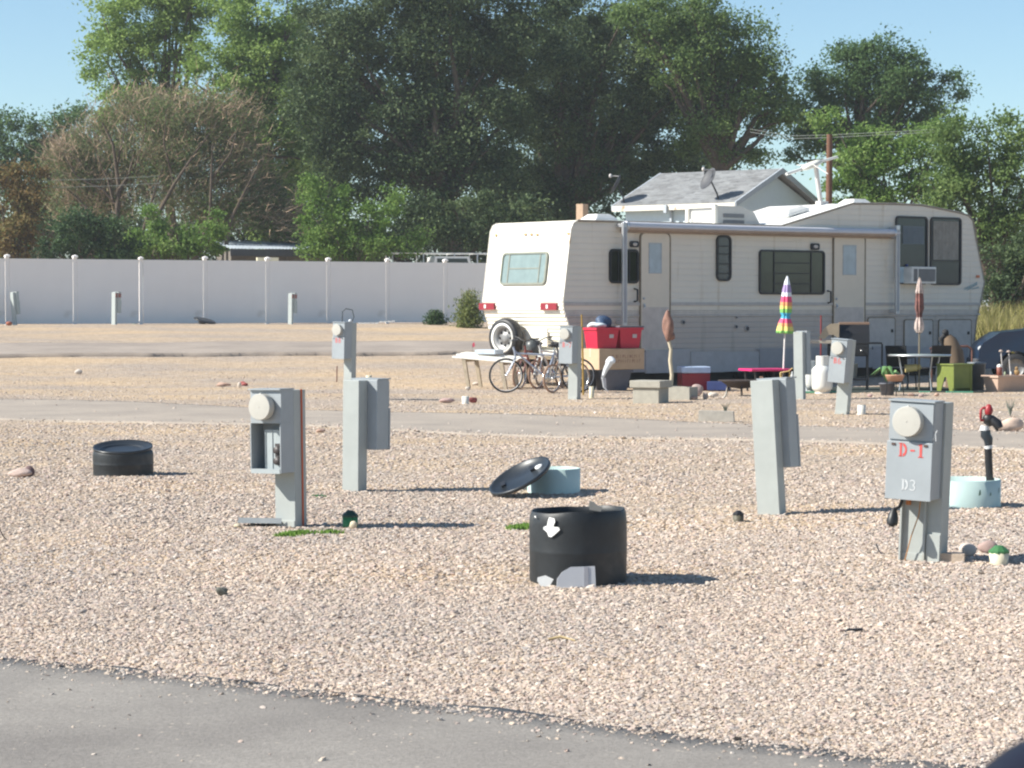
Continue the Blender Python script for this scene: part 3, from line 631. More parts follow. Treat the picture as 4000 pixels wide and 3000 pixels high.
q = HM @ Vector((.32, .25, ez+.1)); dish('dark satellite dish seen nearly edge-on at the left corner of the shingle roof', -.22, 0, q, .36, math.pi-.05, 0)

# tan timber post behind the trailer roof
p = at(2274, 870, 58); o = obj('timber_post', MB().box(-.1, .1, -.1, .1, 0, at(2274, 797, 58).z-.3), mat('tan_timber', (.42, .30, .21), .8, var=.15), None, (p.x, p.y, .3), R(-40))
tag(o, 'square tan timber post sticking up behind the trailer rear roof', 'post')

# ------------------------------------------------------------------ fifth-wheel travel trailer
TH = R(38); TX, TY = 1.006, 48.3; tu = Vector((math.cos(TH), math.sin(TH), 0)); tv = Vector((-math.sin(TH), math.cos(TH), 0)); T0 = Vector((TX, TY, 0))
def S(x, y, off=0):
    """photo pixel -> (along, up) on the trailer's near side (off metres outward)"""
    r = ray(x, y); o_ = CAM - T0; t = -(o_.dot(tv)+off)/r.dot(tv); p = o_ + r*t; return (p.dot(tu), p.z)
def B(x, y, off=0):
    r = ray(x, y); o_ = CAM - T0; t = -(o_.dot(tu)+off)/r.dot(tu); p = o_ + r*t; return (p.dot(tv), p.z)
TW = 2.6
tl = thing('travel_trailer', 'cream fifth-wheel travel trailer with rolled awning and raised front section', 'trailer', T0, TH)
CREAM = mat('cream_siding', (.76, .70, .60), .42, var=.03, vscale=2, stains=((.62, .54, .42), 1.0, .58), stretch=(4.5, 4.5, .5))
GREYS = mat('grey_lower_siding', (.50, .44, .39), .42, var=.04, vscale=2, stains=((.43, .38, .33), 1.0, .56), stretch=(5, 5, .5))
REARW = mat('cream_rear_siding', (.86, .82, .72), .4, var=.02, vscale=2)
WROOF = mat('white_roof_rubber', (.80, .80, .77), .6, var=.04)
BLK = mat('black_rubber', (.018, .018, .02), .5); ALU = mat('aluminium', (.55, .56, .58), .35, .7, var=.06)
DTRIM = mat('aged_trim', (.30, .26, .21), .5, .2, var=.2, vscale=5)
Z0 = S(2600, 1402)[1]; ZR = S(2500, 868)[1]
prof = [(.44, Z0), S(3800, 1402), S(3814, 1250), S(3834, 1157), S(3845, 1102), S(3815, 950), S(3800, 862), S(3785, 842), S(3740, 829), S(3600, 801), S(3500, 796), S(3330, 795), (S(3050, 868)[0], ZR), (S(3050, 868)[0]-.3, ZR), (.36, ZR), (.26, ZR-.05), (.20, ZR-.16), (0.0, 1.72), (.02, 1.55)]
prof[1] = (prof[1][0], Z0)
bodyp = MB().prism(prof, 'y', .01, TW-.01)
obj('body', bodyp, [CREAM], tl)
def xr(z):
    """profile extents at height z"""
    xs_ = []
    n = len(prof)
    for i in range(n):
        a, b2 = prof[i], prof[(i+1) % n]
        if (a[1]-z)*(b2[1]-z) < 0 or a[1] == z: xs_.append(a[0] + (b2[0]-a[0])*((z-a[1])/((b2[1]-a[1]) or 1)))
    return min(xs_), max(xs_)
# siding: ribbed sheets; upper cream, lower grey, with raised belt
zb = S(2600, 1187)[1]; zc = S(2600, 1212)[1]
def siding(name, z0, z1, pitch, m, amp=.007):
    mb = MB(); n = max(1, round((z1-z0)/pitch)); h = (z1-z0)/n
    for i in range(n):
        a = z0+i*h+1e-4; b2 = a+h*.72; c = z0+(i+1)*h-1e-4
        (l0, r0_), (l1, r1), (l2, r2_) = xr(a), xr(b2), xr(c)
        mb.add([(l0, -amp, a), (r0_, -amp, a), (r1, -amp, b2), (l1, -amp, b2), (r2_, 0.004, c), (l2, .004, c), (l0, .004, a), (r0_, .004, a)],
               [(0, 1, 2, 3), (3, 2, 4, 5), (6, 7, 1, 0)])
    return obj(name, mb, m, tl)
siding('upper_siding', zc+.005, max(p[1] for p in prof)-.02, .12, CREAM, .004)
siding('lower_siding', Z0, zb-.26, .11, GREYS, .006)
obj('belt_moulding', MB().box(.02, xr(zb)[1]-.01, -.028, 0, zb-.035, zb+.03).box(.03, xr(zb)[1]-.01, -.02, 0, zc-.12, zc-.085), mat('silver_belt', (.47, .44, .42), .4), tl)
siding('belt_siding', zb-.255, zc, .05, mat('belt_cream', (.62, .56, .49), .42), .004)
# rear siding: ribs stronger below the lamps
mb = MB()
rp_ = [(prof[16][0], prof[16][1]-.02), (0.0, 1.72), (.02, 1.55), (.44, Z0)]
def xrear(z):
    for (xa, za), (xb, zb_) in zip(rp_[:-1], rp_[1:]):
        if za >= z >= zb_: return xa+(xb-xa)*(za-z)/(za-zb_)
    return rp_[-1][0]
z = Z0
while z < 3.0:
    p_ = .075 if z < 1.75 else .3; a_ = .022 if z < 1.75 else .006
    z1 = min(z+p_, 3.05)
    mb.add([(xrear(z)-.006, .02, z), (xrear(z)-.006, TW-.02, z), (xrear(z+p_*.5)-a_, TW-.02, z+p_*.5), (xrear(z+p_*.5)-a_, .02, z+p_*.5), (xrear(z1)-.006, TW-.02, z1), (xrear(z1)-.006, .02, z1)], [(0, 3, 2, 1), (3, 5, 4, 2)])
    z = z1
mb.add([(xrear(3.05)-.006, .02, 3.05), (xrear(3.05)-.006, TW-.02, 3.05), (.20, TW-.02, ZR-.16), (.20, .02, ZR-.16), (.26, TW-.02, ZR-.045), (.26, .02, ZR-.045), (.37, TW-.02, ZR+.006), (.37, .02, ZR+.006)], [(0, 3, 2, 1), (3, 5, 4, 2), (5, 7, 6, 4)])
obj('rear_siding', mb, REARW, tl)
# roof skins and edge trim
tp = [p for p in prof[7:15]]
mb = MB(); vs = [(x, y, z+.012) for x, z in tp for y in (.0, TW)]
mb.add(vs, [(2*i, 2*i+1, 2*i+3, 2*i+2) for i in range(len(tp)-1)]); obj('roof_skin', mb, WROOF, tl)
def edge(name, seq, y, w=.03, m=DTRIM):
    mb = MB(); mb.tube([(x, y, z) for x, z in seq], w/2, 6); return obj(name, mb, m, tl)
edge('roof_edge_trim', prof[5:15], -.006, .045); edge('roof_edge_trim', prof[5:15], TW+.004, .045)
edge('corner_trim', [prof[14], prof[15], prof[16], prof[17], prof[18], (.44, Z0)], -.002, .035, mat('cream_trim', 0))
edge('nose_trim', [prof[1], prof[2], prof[3], prof[4], prof[5]], -.004, .035)
edge('corner_trim', [prof[14], prof[15], prof[16], prof[17], prof[18], (.44, Z0)], TW, .035, mat('cream_trim', 0))
def rr_px(x0, y0, x1, y1, r, fn=S):
    a = fn(x0, y1); b2 = fn(x1, y0); lo, hi = sorted((a[0], b2[0])); return rrect(lo, hi, a[1], b2[1], r), (lo, hi, a[1], b2[1])
def inset(poly, lo, hi, z0, z1, w, r): return rrect(lo+w, hi-w, z0+w, z1-w, max(.01, r-w))
GLS = mat('reflective_window_glass', (.03, .035, .024), .05, var=.35, spec=.5, vscale=2)
def side_window(x0, y0, x1, y1, r=.07, fw=.035, bars=(), hbars=(), glass=None, frame=None, name='window', axis='y', fn=S, hb_range=None):
    poly, (lo, hi, z0, z1) = rr_px(x0, y0, x1, y1, r, fn); inn = inset(poly, lo, hi, z0, z1, fw, r)
    xo = 0
    f = MB(); g = MB()
    if axis == 'y':
        f.ring(poly, inn, 'y', -.045, -.008); g.prism(inn, 'y', -.02, -.011)
    w_ = obj(name, f, frame or BLK, tl); obj('pane', g, glass or GLS, w_)
    for bx in bars:
        X = fn(bx, (y0+y1)/2)[0]; obj('mullion', MB().box(X-.014, X+.014, -.036, -.021, z0+fw, z1-fw), frame or BLK, w_)
    for by in hbars:
        Z = fn((x0+x1)/2, by)[1]; a, b2 = (lo+fw, hi-fw) if not hb_range else (fn(hb_range[0], by)[0], fn(hb_range[1], by)[0]); obj('glazing_bar', MB().box(a, b2, -.034, -.022, Z-.011, Z+.011), frame or BLK, w_)

    return w_
side_window(2377, 974, 2491, 1107, .1, .05, bars=(2412, 2455), name='window')
side_window(2795, 920, 2853, 1098, .12, .045, hbars=(962, 992, 1031, 1068), glass=mat('grey_glass', (.08, .088, .095), .12, spec=.5))
side_window(2962, 980, 3218, 1150, .09, .04, bars=(3020, 3165), hbars=(1028, 1068, 1108), hb_range=(3020, 3165))
wf = side_window(3494, 847, 3620, 1110, .1, .045, bars=(), hbars=(), glass=mat('dark_blue_glass', (.014, .022, .034), .1, spec=.45))
wg = side_window(3630, 851, 3752, 1113, .1, .045, hbars=(1020,), glass=mat('dark_blue_glass', 0))
# curtains behind the two front windows (hang just inside the glass line, modelled as folded cloth on the pane)
def folds(x0, y0, x1, y1, m, par, k=7):
    (a, z1), (b2, z0) = S(x0, y0), S(x1, y1); mb = MB(); n = k*6; vs = []
    for i in range(n+1):
        x = a+(b2-a)*i/n; y = -.030+.006*math.sin(i/6*2*math.pi); vs += [(x, y, z0), (x, y, z1)]
    mb.add(vs, [(2*i, 2*i+2, 2*i+3, 2*i+1) for i in range(n)], 0, True); return obj('curtain', mb, m, par)
folds(3642, 863, 3740, 1016, mat('striped_curtain', (.27, .255, .225), .9, var=.25, vscale=5), wg)
folds(3522, 882, 3606, 955, mat('blue_curtain', (.14, .17, .19), .9), wf, 3)
# doors
def door(x0, y0, x1, y1, wx0, wy0, wx1, wy1):
    poly, (lo, hi, z0, z1) = rr_px(x0, y0, x1, y1, .1); d_ = obj('door', MB().prism(poly, 'y', -.03, -.012), mat('door_cream', (.72, .645, .53), .45, var=.03), tl)
    out = rrect(lo-.03, hi+.03, z0-.03, z1+.03, .12); obj('door_frame', MB().ring(out, poly, 'y', -.036, -.008), mat('brown_seal', (.20, .16, .11), .6, var=.3, vscale=6), d_)
    lowz = S(x0, 1200)[1]
    obj('lower_panel', MB().box(lo+.03, hi-.03, -.034, -.0305, z0+.04, lowz), mat('door_lower', (.54, .49, .45), .45), d_)
    a = S(wx0, wy1); b2 = S(wx1, wy0); o1 = [(a[0], a[1]), (b2[0], a[1]), (b2[0], b2[1]), (a[0], b2[1])]; i1 = [(a[0]+.02, a[1]+.02), (b2[0]-.02, a[1]+.02), (b2[0]-.02, b2[1]-.02), (a[0]+.02, b2[1]-.02)]
    wn = obj('door_window', MB().ring(o1, i1, 'y', -.042, -.03), mat('grey_trim', 0), d_)
    obj('pane', MB().box(i1[0][0], i1[1][0], -.037, -.031, i1[0][1], i1[2][1]), mat('frosted_pane', (.42, .50, .54), .3), wn)
    hz = S(x0, 1190)[1]
    obj('handle', MB().box(lo+.05, lo+.10, -.05, -.03, hz-.08, hz+.02).tube([(lo+.075, -.05, hz), (lo+.075, -.07, hz-.05)], .014, 6), ALU, d_)
    obj('lock', MB().lathe([(.0, .0), (.025, .0), (.025, .02), (0, .02)], 12, M=Matrix.Translation((lo+.07, -.03, hz+.12)) @ Matrix.Rotation(math.pi/2, 4, 'X')), mat('grey_trim', 0), d_)
door(2500, 914, 2612, 1370, 2530, 950, 2580, 1068)
door(3253, 922, 3374, 1375, 3288, 958, 3340, 1074)
for (x0, y0, x1, y1) in ((2458, 942, 2490, 966), (3164, 951, 3196, 976)):
    poly, q = rr_px(x0, y0, x1, y1, .04); f = obj('porch_light', MB().prism(poly, 'y', -.05, -.008), BLK, tl)
    obj('lens', MB().blob(((q[0]+q[1])/2, -.055, (q[2]+q[3])/2), (q[1]-q[0])*.28, .02, (q[3]-q[2])*.28, 1, 0), mat('pale_grey_plastic', 0), f)
for (x0, y0, x1, y1) in ((2468, 1128, 2484, 1178), (3222, 1136, 3240, 1184)):
    a = S((x0+x1)/2, y1); b2 = S((x0+x1)/2, y0)
    obj('grab_handle', MB().tube([(a[0], -.01, a[1]), (a[0]+.02, -.09, a[1]+.02), (b2[0]+.02, -.09, b2[1]-.02), (b2[0], -.01, b2[1])], .02, 8), BLK, tl)
for x, y, r in ((2668, 1259, .04), (2874, 1276, .035), (2917, 1283, .05), (2875, 1240, .02)):
    c = S(x, y); hb = obj('hatch_cap', MB().lathe([(0, 0), (r*1.35, 0), (r*1.35, .015), (r, .015), (r, .005), (0, .005)], 16, M=Matrix.Translation((c[0], -.012, c[1])) @ Matrix.Rotation(math.pi/2, 4, 'X')), mat('silver_belt', 0), tl)
    obj('cap_centre', MB().lathe([(0, 0), (r*.8, 0), (r*.8, .012), (0, .012)], 16, M=Matrix.Translation((c[0], -.02, c[1])) @ Matrix.Rotation(math.pi/2, 4, 'X')), mat('dark_fascia', 0), hb)
# storage hatches near the front
for (x0, y0, x1, y1) in ((3388, 1242, 3492, 1392), (3530, 1250, 3640, 1400), (3665, 1250, 3790, 1400)):
    poly, q = rr_px(x0, y0, x1, y1, .05); h_ = obj('storage_hatch', MB().prism(poly, 'y', -.026, -.013), mat('hatch_grey', (.50, .47, .44), .45), tl)
    obj('hatch_seal', MB().ring(rrect(q[0]-.02, q[1]+.02, q[2]-.02, q[3]+.02, .06), poly, 'y', -.03, -.012), mat('brown_seal', 0), h_)
    obj('latch', MB().box(q[1]-.12, q[1]-.06, -.04, -.026, (q[2]+q[3])/2+.1, (q[2]+q[3])/2+.17), BLK, h_)
# slide of foam skirt boards under the body
rr3 = random.Random(9); x = .9
skm = [mat('blue_white_foam', (.46, .45, .45), .75, var=.1), mat('white_foam', (.36, .35, .36), .75, var=.1)]
while x < 11.6:
    wd = rr3.uniform(.9, 1.5); zt_ = Z0+rr3.uniform(.10, .2)
    obj('skirt_board', MB().box(x, min(x+wd, 11.7), -.075-rr3.random()*.03, -.04, rr3.uniform(.22, .3), zt_), skm[rr3.random() < .5], tl); x += wd+.01
obj('underbody_shade_board', MB().box(.6, 11.6, .42, .44, .0, Z0-.18), mat('dark_fascia', 0), tl)  # added dark board, stands in for the shade beneath the trailer
# wheels under body
for L_ in (5.2, 6.15):
    w_ = obj('wheel', MB().lathe([(.15, -.1), (.36, -.1), (.38, -.05), (.38, .05), (.36, .1), (.15, .1)], 28, M=Matrix.Translation((L_, .25, .38)) @ Matrix.Rotation(math.pi/2, 4, 'X')), BLK, tl)
    obj('rim', MB().lathe([(0, -.06), (.16, -.04), (.16, .09), (.05, .06), (0, .06)], 20, M=Matrix.Translation((L_, .25, .38)) @ Matrix.Rotation(math.pi/2, 4, 'X')), mat('white_paint', 0), w_)
for y in (.45, 2.05): obj('chassis_rail', MB().box(.5, 11.5, y, y+.1, Z0-.17, Z0-.002), mat('black_iron', 0), tl)
for L_ in (.8, 11.0): obj('jack_leg', MB().box(L_-.05, L_+.05, .4, .5, 0, Z0-.17), mat('black_iron', 0), tl)
for L_ in (.8, 11.0): obj('jack_leg', MB().box(L_-.05, L_+.05, 2.1, 2.2, 0, Z0-.17), mat('black_iron', 0), tl)
# clearance lamps and decal
ORG = mat('amber_lens', (.65, .16, .05), .3)
c = S(3817, 1080); obj('marker_lamp', MB().box(c[0]-.05, c[0]+.05, -.04, -.012, c[1]-.03, c[1]+.03), ORG, tl, bevel=.01)
dc = MB()
for k, (x0, y0, x1, y1, w) in enumerate(((3762, 1132, 3790, 1120, .02), (3775, 1134, 3815, 1108, .028), (3790, 1130, 3822, 1122, .018), (3800, 1112, 3815, 1102, .014), (3765, 1126, 3800, 1112, .012))):
    a, b2 = S(x0, y0), S(x1, y1); n_ = Vector((-(b2[1]-a[1]), 0, b2[0]-a[0])).normalized()*w; A, B_ = Vector((a[0], -.0135-k*.0003, a[1])), Vector((b2[0], -.0135-k*.0003, b2[1]))
    dc.add([A-n_*.3, B_-n_, B_+n_, A+n_*.3], [(0, 1, 2, 3)])
obj('faded_decal', dc, mat('faded_teal_print', (.30, .40, .42), .6, var=.3, vscale=20), tl)
# side air conditioner in front window
a = S(3538, 1108, .12); b2 = S(3634, 1043, .12)
ac = obj('window_air_conditioner', MB().box(a[0], b2[0], -.30, -.046, a[1], b2[1]), mat('white_paint', 0), tl, bevel=.015)
obj('grille', MB().box(a[0]+.22, b2[0]-.04, -.31, -.301, a[1]+.05, b2[1]-.05).box(a[0]+.06, a[0]+.17, -.31, -.301, a[1]+.05, b2[1]-.05), mat('grey_grille', (.17, .17, .17), .6), ac)
a = S(3510, 1105); b2 = S(3533, 1043); obj('window_filler', MB().box(a[0], b2[0], -.05, -.03, a[1], b2[1]), mat('pale_blue_board', (.45, .58, .66), .6), tl)
a = S(3533, 1105); b2 = S(3537, 1032); obj('window_filler', MB().box(a[0], b2[0]+.02, -.06, -.031, a[1], b2[1]), mat('navy_board', (.02, .05, .22), .6), tl)
# awning roller and arms
a = S(2442, 876, .16); b2 = S(3506, 905, .16); zc_ = (a[1]+b2[1])/2+.0
AW = mat('awning_fabric', (.60, .60, .63), .5, var=.05); AWB = mat('awning_brown_stripe', (.42, .33, .27), .7)
seg = 28; vs = []; ra = .088
m_ = MB(); ns = 40
for i in range(ns+1):
    x = a[0]+(b2[0]-a[0])*i/ns; sag = -.012*math.sin(math.pi*i/ns)
    for k in range(seg):
        w = 2*math.pi*k/seg; vs.append((x, -.16+ra*math.cos(w), zc_-.035+sag+ra*math.sin(w)))
for i in range(ns):
    for k in range(seg):
        ang = (k+.5)*360/seg
        m_.f.append((i*seg+k, i*seg+(k+1) % seg, (i+1)*seg+(k+1) % seg, (i+1)*seg+k)); m_.m.append(1 if 190 < ang < 268 else 0); m_.sm.append(True)
m_.v = [tuple(v) for v in vs]
obj('awning_roller', m_, [AW, AWB], tl)
obj('awning_rail', MB().box(a[0], b2[0], -.05, -.012, zc_-.16, zc_-.1), mat('awning_brown_stripe', 0), tl)
for (xp, yt, yb_) in ((2438, 868, 1272), (3504, 880, 1226)):
    L_ = S(xp, 1000, .2)[0]; z1 = S(xp, yt, .2)[1]; z0 = S(xp, yb_, .2)[1]
    ar = obj('awning_arm', MB().box(L_-.055, L_+.055, -.24, -.18, z0, z1).box(L_-.05, L_+.05, -.178, -.013, z0+.02, z0+.1).box(L_-.05, L_+.05, -.178, -.013, z1-.1, z1-.03), ALU, tl, bevel=.008)
    obj('arm_channel', MB().box(L_-.03, L_+.03, -.246, -.241, z0+.06, z1-.1), mat('grey_channel', (.34, .35, .38), .5), ar)
    obj('end_cap', MB().lathe([(0, 0), (.11, 0), (.115, .03), (.05, .05), (0, .05)], 20, M=Matrix.Translation((L_+(.06 if xp < 3000 else -.11), -.16, zc_-.035)) @ Matrix.Rotation(math.pi/2, 4, 'Y')), ALU, ar)
# roof equipment
def rooflocal(x, y, w_):    # pixel at trailer cross position w_
    r = ray(x, y); o_ = CAM - T0; t = (w_ - o_.dot(tv))/r.dot(tv); p = o_ + r*t; return p.dot(tu), p.z
x0, _ = rooflocal(2872, 868, .9); x1, _ = rooflocal(2962, 868, .9); xa, zt_ = rooflocal(2800, 803, .9)
u = obj('roof_air_conditioner', MB().prism([(xa, ZR), (x1+.1, ZR), (x1-.12, zt_-.12), (x1-.5, zt_), (xa+.02, zt_), (xa-.0, zt_-.04)], 'y', .9, 1.75), mat('beige_plastic', (.50, .48, .44), .55, var=.06), tl, bevel=.03)
obj('intake_surround', MB().ring(rrect(.86, 1.79, ZR+.01, zt_+.03, .05), rrect(.94, 1.71, ZR+.02, zt_-.04, .04), 'x', xa-.09, xa-.01), mat('cream_trim', 0), u)
obj('intake_grille', MB().box(xa-.03, xa-.012, .94, 1.71, ZR+.02, zt_-.04), mat('grey_grille_light', (.42, .41, .40), .7, var=.2, vscale=30), u)
obj('side_louvre', MB().box(x0-.35, x0+.25, .885, .897, ZR+.06, ZR+.14).box(x0-.35, x0+.25, .885, .897, ZR+.19, ZR+.27), mat('grey_grille', 0), u)
def roofvent(x, y, w_, sx, h, tilt=0, z=None):
    L_, z_ = rooflocal(x, y, w_); z_ = ZR if z is None else z
    M = Matrix.Translation((L_, w_, z_+.01)) @ Matrix.Rotation(-tilt, 4, 'Y')
    v = MB(); v.add([M @ Vector(p) for p in [(-sx, -.25, 0), (sx, -.25, 0), (sx, .25, 0), (-sx, .25, 0), (-sx, -.25, h*.4), (sx, -.25, h*.4), (sx, .25, h*.4), (-sx, .25, h*.4), (-sx*.6, -.15, h), (sx*.6, -.15, h), (sx*.6, .15, h), (-sx*.6, .15, h)]],
                    [(0, 1, 5, 4), (1, 2, 6, 5), (2, 3, 7, 6), (3, 0, 4, 7), (4, 5, 9, 8), (5, 6, 10, 9), (6, 7, 11, 10), (7, 4, 8, 11), (8, 9, 10, 11), (3, 2, 1, 0)])
    return obj('roof_vent', v, mat('white_paint', 0), tl, bevel=.02)
roofvent(2340, 868, .9, .3, .17)
pa, pb = prof[11], prof[12]; ta = math.atan2(pa[1]-pb[1], pa[0]-pb[0])
xv, _ = rooflocal(3090, 832, .8); roofvent(3090, 832, .8, .34, .15, ta, pb[1]+(xv-pb[0])*math.tan(ta)+.02)
roofvent(3340, 795, 1.4, .32, .17, 0, pa[1])
obj('plumbing_vent', MB().tube([(rooflocal(2700, 868, 1.5)[0], 1.5, ZR), (rooflocal(2700, 868, 1.5)[0], 1.5, ZR+.16)], .03, 8), mat('white_paint', 0), tl)
# television antenna
xm, zm = rooflocal(3208, 806, .9); xt, zt2 = rooflocal(3186, 648, .9); zroof = pb[1]+(xm-pb[0])*math.tan(ta)
ant = obj('antenna_mast', MB().tube([(xm, .9, zroof-.02), (xt, .9, zt2)], .05, 8).box(xm-.1, xm+.14, .82, .98, zroof, zroof+.09), mat('pale_grey_plastic', 0), tl)
hx0, hz0 = rooflocal(3132, 662, .9); hx1, hz1 = rooflocal(3208, 628, .9); c_ = Vector(((hx0+hx1)/2, .9, (hz0+hz1)/2)); d_ = Vector((hx1-hx0, 0, hz1-hz0)).normalized()
hd = MB(); 
for i, (t, w1, h1) in enumerate(((-.3, .02, .01), (-.15, .07, .03), (0, .10, .045), (.15, .08, .04), (.27, .02, .015))): pass
M = Matrix.Translation(c_) @ Matrix.Rotation(-math.atan2(d_.z, d_.x), 4, 'Y')
hd.blob((0, 0, 0), .33, .16, .075, 2, .03); hd.v = [tuple(M @ Vector(v)) for v in hd.v]
obj('antenna_head', hd, mat('cream_plastic', (.72, .70, .62), .45), ant)
e0 = rooflocal(3270, 613, .9); e1 = rooflocal(3072, 680, .9); k0 = rooflocal(3272, 617, .9)
obj('antenna_element', MB().tube([(c_.x+d_.x*.2, .9, c_.z+d_.z*.2), (e0[0], .9, e0[1])], .03, 6).blob((e0[0], .9, e0[1]), .035, .02, .02, 1, 0), mat('white_paint', 0), ant)
obj('antenna_element', MB().tube([(c_.x-d_.x*.2, .9, c_.z-d_.z*.2), (e1[0], .9, e1[1])], .035, 6), mat('white_paint', 0), ant)
obj('antenna_element', MB().tube([(c_.x-.1, .75, c_.z), (c_.x-.5, -.1, c_.z-.25)], .012, 6).tube([(c_.x+.1, 1.05, c_.z), (c_.x+.35, 1.7, c_.z+.05)], .012, 6), mat('pale_grey_plastic', 0), ant)
# --- rear face
def rear_ring(x0, y0, x1, y1, r, fw, name, m, x_out=-.05, x_in=-.012):
    a = B(x0, y1, .01); b2 = B(x1, y0, .01); lo, hi = sorted((a[0], b2[0])); z0, z1 = a[1], b2[1]
    return lo, hi, z0, z1
lo, hi, z0, z1 = rear_ring(1948, 982, 2125, 1113, .08, .03, 'w', BLK)
# rear wall slopes: shear x with height
def shear(mb_, z_ref=1.72, k=prof[16][0]/(prof[16][1]-1.72)):
    mb_.v = [(x+max(0, z-z_ref)*k, y, z) for x, y, z in mb_.v]; return mb_
po = rrect(lo, hi, z0, z1, .1); pi_ = rrect(lo+.04, hi-.04, z0+.04, z1-.04, .07)
w_ = obj('rear_window', shear(MB().ring(po, pi_, 'x', -.05, -.012)), mat('grey_green_frame', (.22, .23, .19), .5), tl)
obj('pane', shear(MB().prism(pi_, 'x', -.03, -.014)), mat('pale_blue_blind', (.20, .265, .265), .35), w_)
mm = MB(); zm_ = (z0+z1)/2
for f_ in (.16, .84): X = lo+(hi-lo)*f_; mm.box(-.04, -.031, X-.014, X+.014, z0+.04, z1-.04)
mm.box(-.038, -.0305, lo+(hi-lo)*.16, hi-(hi-lo)*.16, zm_-.012, zm_+.012)
obj('mullion', shear(mm), mat('grey_green_frame', 0), w_)
RED = mat('red_lens', (.26, .02, .035), .25, var=.1)
for (x0, y0, x1, y1) in ((1875, 1184, 1933, 1210), (2115, 1184, 2177, 1211)):
    a = B(x0, y1, .02); b2 = B(x1, y0, .02); lo, hi = sorted((a[0], b2[0])); q = obj('tail_lamp', MB().prism(rrect(lo, hi, a[1], b2[1], .02), 'x', -.05, .03), RED, tl)
    mid = hi-(hi-lo)*.42; obj('reverse_lens', MB().box(-.056, -.051, mid-.03, mid+.03, a[1]+.03, b2[1]-.03), mat('white_paint', 0), q)
for x, y in ((1910, 917), (2025, 914), (2048, 914), (2071, 915), (2193, 911)):
    a = B(x, y); s_ = shear(MB().box(-.035, -.004, a[0]-.035, a[0]+.035, a[1]-.02, a[1]+.02)); obj('marker_lamp', s_, mat('faded_amber', (.70, .46, .22), .4), tl)
a = B(1885, 1284, .0); b2 = B(1932, 1236, .0); lo, hi = sorted((a[0], b2[0])); obj('number_plate', MB().box(-.03+.18, .155, lo, hi, a[1], b2[1]), mat('plate_white', (.75, .76, .74), .4), tl)
obj('plate_lamp', MB().box(.10, .16, (lo+hi)/2-.08, (lo+hi)/2+.08, b2[1], b2[1]+.05), BLK, tl)
a = B(2028, 1352); b2 = B(2112, 1272); lo, hi = sorted((a[0], b2[0])); obj('rear_hatch', MB().box(.16, .2, lo, hi, a[1], b2[1]), REARW, tl)
obj('bumper', MB().box(.18, .34, .1, TW-.1, .62, .74), REARW, tl, bevel=.01)
# spare wheel
cw, cz2 = B(1968, 1320, .18); sw = Matrix.Translation((-.12, cw, cz2)) @ Matrix.Rotation(R(9), 4, 'Z') @ Matrix.Rotation(-math.pi/2, 4, 'Y')
tyre = obj('spare_wheel', MB().lathe([(.255, -.11), (.33, -.12), (.385, -.10), (.40, -.04), (.40, .04), (.385, .10), (.33, .12), (.255, .11), (.255, -.11)], 40, M=sw), BLK, tl)
obj('white_wall', MB().lathe([(.255, .111), (.30, .118), (.30, .122), (.255, .115)], 40, M=sw), mat('white_paint', 0), tyre)
obj('rim', MB().lathe([(.255, .10), (.245, .11), (.20, .04), (.12, .02), (.10, .05), (.05, .06), (.0, .06)], 32, M=sw), mat('steel_rim', (.24, .24, .24), .5, .4, var=.15, vscale=14), tyre)
m = MB()
for k in range(8):
    w = k*math.pi/4; m.blob(sw @ Vector((.15*math.cos(w), .15*math.sin(w), .035)), .028, .028, .028, k, 0, sub=1)
obj('rim_holes', m, BLK, tyre)
obj('spare_bracket', MB().tube([(.2, cw, cz2-.1), (-.05, cw, cz2-.1)], .04, 8).box(.0, .26, cw-.04, cw+.04, .6, cz2-.05), mat('black_iron', 0), tl)
